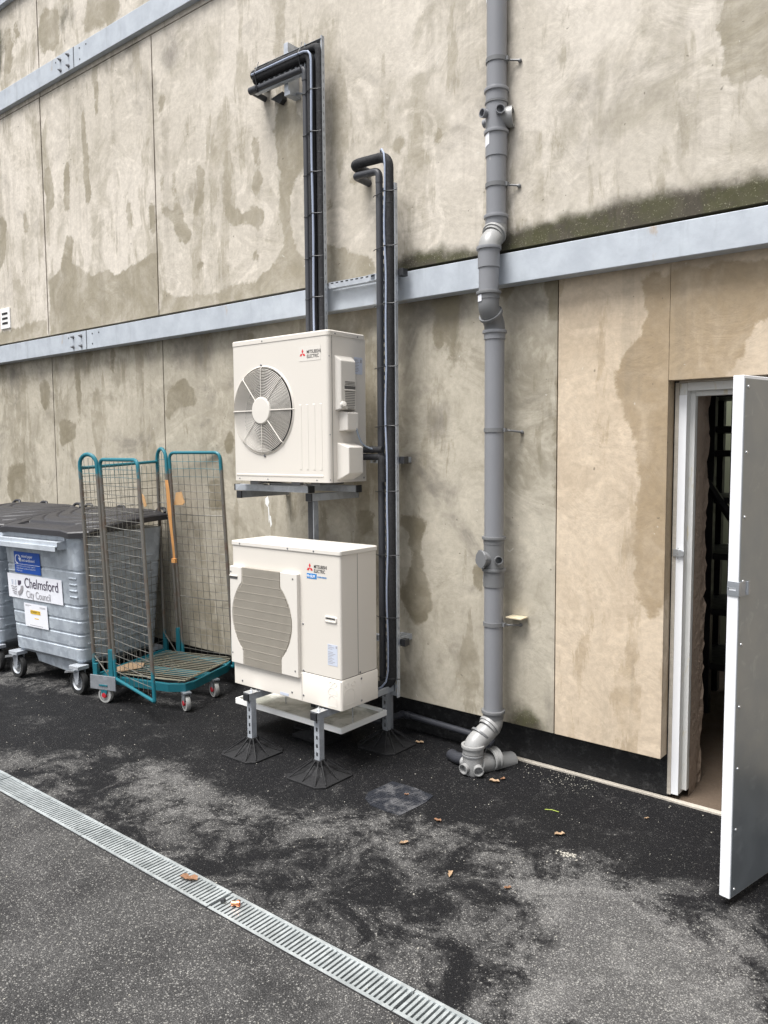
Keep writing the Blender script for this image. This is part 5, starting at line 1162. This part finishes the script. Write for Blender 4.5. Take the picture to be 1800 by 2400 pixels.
# two hoops
def hoop(a, b, zt):
    a, b = Vector((*a, 0)), Vector((*b, 0)); m_ = (a+b)/2; h = (b-a).length/2; d = (b-a).normalized(); mb = MB()
    pts = [(a.x, a.y, .15), (a.x, a.y, zt-h)]+[tuple(m_-d*h*math.cos(t)+Vector((0, 0, zt-h+h*math.sin(t)))) for t in [i*math.pi/10 for i in range(1, 10)]]+[(b.x, b.y, zt-h), (b.x, b.y, .15)]
    bar(mb, pts, .0155); o = KB(mb, 'hoop', 'teal_worn'); mesh_panel(o, (a.x, a.y), (b.x, b.y), .26, zt-.03, 4, 27, .0020, (12, 20)); return o
hoop((0, 0), (.165, .0), 1.905); hoop((0, .85), (.19, .80), 1.945)
mb = MB(); bar(mb, [(0, 0, 1.80), (0, .85, 1.835)], .013); bk = KB(mb, 'back_rail', 'teal_worn'); mb = MB(); bar(mb, [(0, 0, .20), (0, .85, .20)], .013); KB(mb, 'back_rail', 'teal_worn'); mesh_panel(bk, (0, .02), (0, .83), .22, 1.80, 13, 25, .0020)
def gate(h, f, z0, z1, lab):
    hx, hy = h; fx_, fy_ = f; d = Vector((fx_-hx, fy_-hy, 0)).normalized(); r_ = .06; mb = MB()
    P = lambda t, z: (hx+(fx_-hx)*t, hy+(fy_-hy)*t, z)
    path = bend([P(0, z0), P(0, z1), P(1, z1), P(1, z0-.03)], r_, 6); mb.tube([ln(*p) for p in path], .0135, 10)
    g = KB(mb, 'gate', 'teal_worn'); g['label'] = lab
    m2 = MB(); m2.tube([ln(*P(-.0, z0)), ln(*P(1, z0-.035))], .0125, 10); KB(m2, 'gate_foot', 'teal', g)
    mesh_panel(g, P(.03, 0)[:2], P(.97, 0)[:2], z0, z1-.01, 8, 27, .0022, (8, 19)); return g
gate((.205, -.01), (.775, -.275), .20, 1.865, 'front gate swung open towards the camera'); gate((.245, .775), (.80, .700), .20, 1.91, 'far gate standing by the wall')
# base: deck frame and bars
mb = MB(); dk = [(.06, .02), (.68, .0), (.80, .05), (.82, .14), (.80, .60), (.76, .72), (.62, .77), (.06, .80)]
rings = []
for s_, z in ((0, .145), (0, .205)): rings.append([(x, y, z) for x, y in dk])
n = len(dk); mb.add(rings[0]+rings[1], [(i, (i+1) % n, n+(i+1) % n, n+i) for i in range(n)])
inn = [(.44+(x-.44)*.95, .40+(y-.40)*.93) for x, y in dk]
mb.add([(x, y, .205) for x, y in dk]+[(x, y, .2052) for x, y in inn]+[(x, y, .145) for x, y in inn], [(i, (i+1) % n, n+(i+1) % n, n+i) for i in range(n)]+[(n+i, n+(i+1) % n, 2*n+(i+1) % n, 2*n+i) for i in range(n)])
mb.box(-.02, .06, -.02, .86, .15, .20); mb.box(.06, .78, .36, .43, .15, .19)
base_ = KB(mb, 'base_frame', 'teal', bev=.003)
mb = MB()
for i in range(17):
    y = .06+i*.043; mb.tube([(.08, y, .222), (.79 if y < .62 else .76, y, .226)], .0036, 6)
for x in (.20, .47, .74): mb.tube([(x, .04, .214), (x, .76, .214)], .004, 6)
mb.tube([(.08, .045, .226), (.62, .03, .228), (.80, .045, .23), (.80, .62, .235)], .006, 6)
KB(mb, 'deck_bars', 'deck_bar', base_)
# corner plate and braces
KB(MB().box(-.028, .215, -.030, -.020, .105, .215), 'corner_plate', 'galv_dk', bev=.002)
mb = MB(); mb.tube([(.01, -.01, .36), (.15, -.01, .20)], .0045, 6); mb.tube([(.01, .83, .36), (.17, .79, .20)], .0045, 6); KB(mb, 'brace', 'wire')
mb = MB(); mb.box(-.012, .03, -.016, .016, .14, .30); mb.box(.14, .182, -.016, .016, .14, .42); mb.box(-.012, .03, .835, .865, .14, .30); mb.box(.165, .207, .785, .815, .14, .42); KB(mb, 'post_socket', 'teal', bev=.003)
def castor(wx, wy, rz_, fixed):
    T = TR((wx, wy, 0), (0, 0, rz_)); mb = MB(); wr = .062
    mb.box(-.04, .04, -.03, .03, .135, .146, T)
    for q in (-1, 1): mb.prism([(-.04, .136), (.04, .136), (.016, wr-.012), (-.012, wr-.012)], q*.022-.0015, q*.022+.0015, T @ FR(0, 0, 0))
    f_ = KB(mb, 'castor', 'teal' if fixed else 'galv_dk')
    KB(MB().lathe([(wr-.018, -.016), (wr-.003, -.016), (wr, -.010), (wr, .010), (wr-.003, .016), (wr-.018, .016)], T @ zto((0, 0, wr), (0, 1, 0)), 28), 'tyre', 'grey_rubber', f_)
    KB(MB().lathe([(.0001, -.023), (.012, -.023), (.016, -.013), (wr-.017, -.011), (wr-.017, .011), (.016, .013), (.012, .023), (.0001, .023)], T @ zto((0, 0, wr), (0, 1, 0)), 24), 'rim', 'grey_rubber', f_)
    KB(MB().lathe([(.0001, -.026), (.019, -.025), (.023, -.012), (.023, .012), (.019, .025), (.0001, .026)], T @ zto((0, 0, wr), (0, 1, 0)), 20), 'hub', 'red', f_)
castor(.10, -.005, 0, True); castor(.06, .82, 0, True); castor(.80, .052, R(-34), False); castor(.80, .415, R(-30), False)
# cardboard strip and torn paper caught in the mesh
cs = MB(); pts = [(-5.575, 3.985, 1.685), (-5.560, 3.985, 1.60), (-5.548, 3.985, 1.45), (-5.530, 3.985, 1.30), (-5.505, 3.985, 1.15), (-5.492, 3.985, 1.03)]; w_ = [.022, .024, .028, .018, .012, .009]
vs = []
for (x, y, z), q in zip(pts, w_): vs += [(x-q, y, z), (x, y-.015, z), (x+q, y, z), (x, y+.004, z)]
cs.add(vs, [(4*i+k, 4*i+(k+1) % 4, 4*i+4+(k+1) % 4, 4*i+4+k) for i in range(5) for k in range(4)])
cs.box(-5.510, -5.463, 3.965, 3.985, 1.00, 1.035, None)
tag(cs.build('cardboard_strip', 'card'), 'long orange cardboard strip hanging from the mesh trolley', 'cardboard')
kp = MB(); kp.prism([(-5.51, 1.58), (-5.44, 1.59), (-5.40, 1.50), (-5.425, 1.48), (-5.545, 1.475)], 0, .006, FR(0, 4.035, 0)); kp.prism([(-5.44, 1.60), (-5.40, 1.57), (-5.375, 1.50), (-5.40, 1.485), (-5.41, 1.50)], 0, .004, FR(0, 4.02, 0) @ Matrix.Rotation(R(4), 4, 'Y')); kp.prism([(-5.60, 1.50), (-5.575, 1.54), (-5.57, 1.48)], 0, .003, FR(0, 4.0, 0))
tag(kp.build('torn_paper', 'kraft'), 'torn brown paper stuck in the far gate of the mesh trolley', 'paper')
kb_ = MB().prism([(.07, .05), (.19, .06), (.27, .22), (.20, .33), (.08, .30)], .229, .234); o = thing('cardboard_sheet', 'pale cardboard scrap lying on the bars of the trolley base', 'cardboard', (-5.54, 3.26, 0), R(16.86)); KB(kb_, 'sheet', 'leaf2', o)
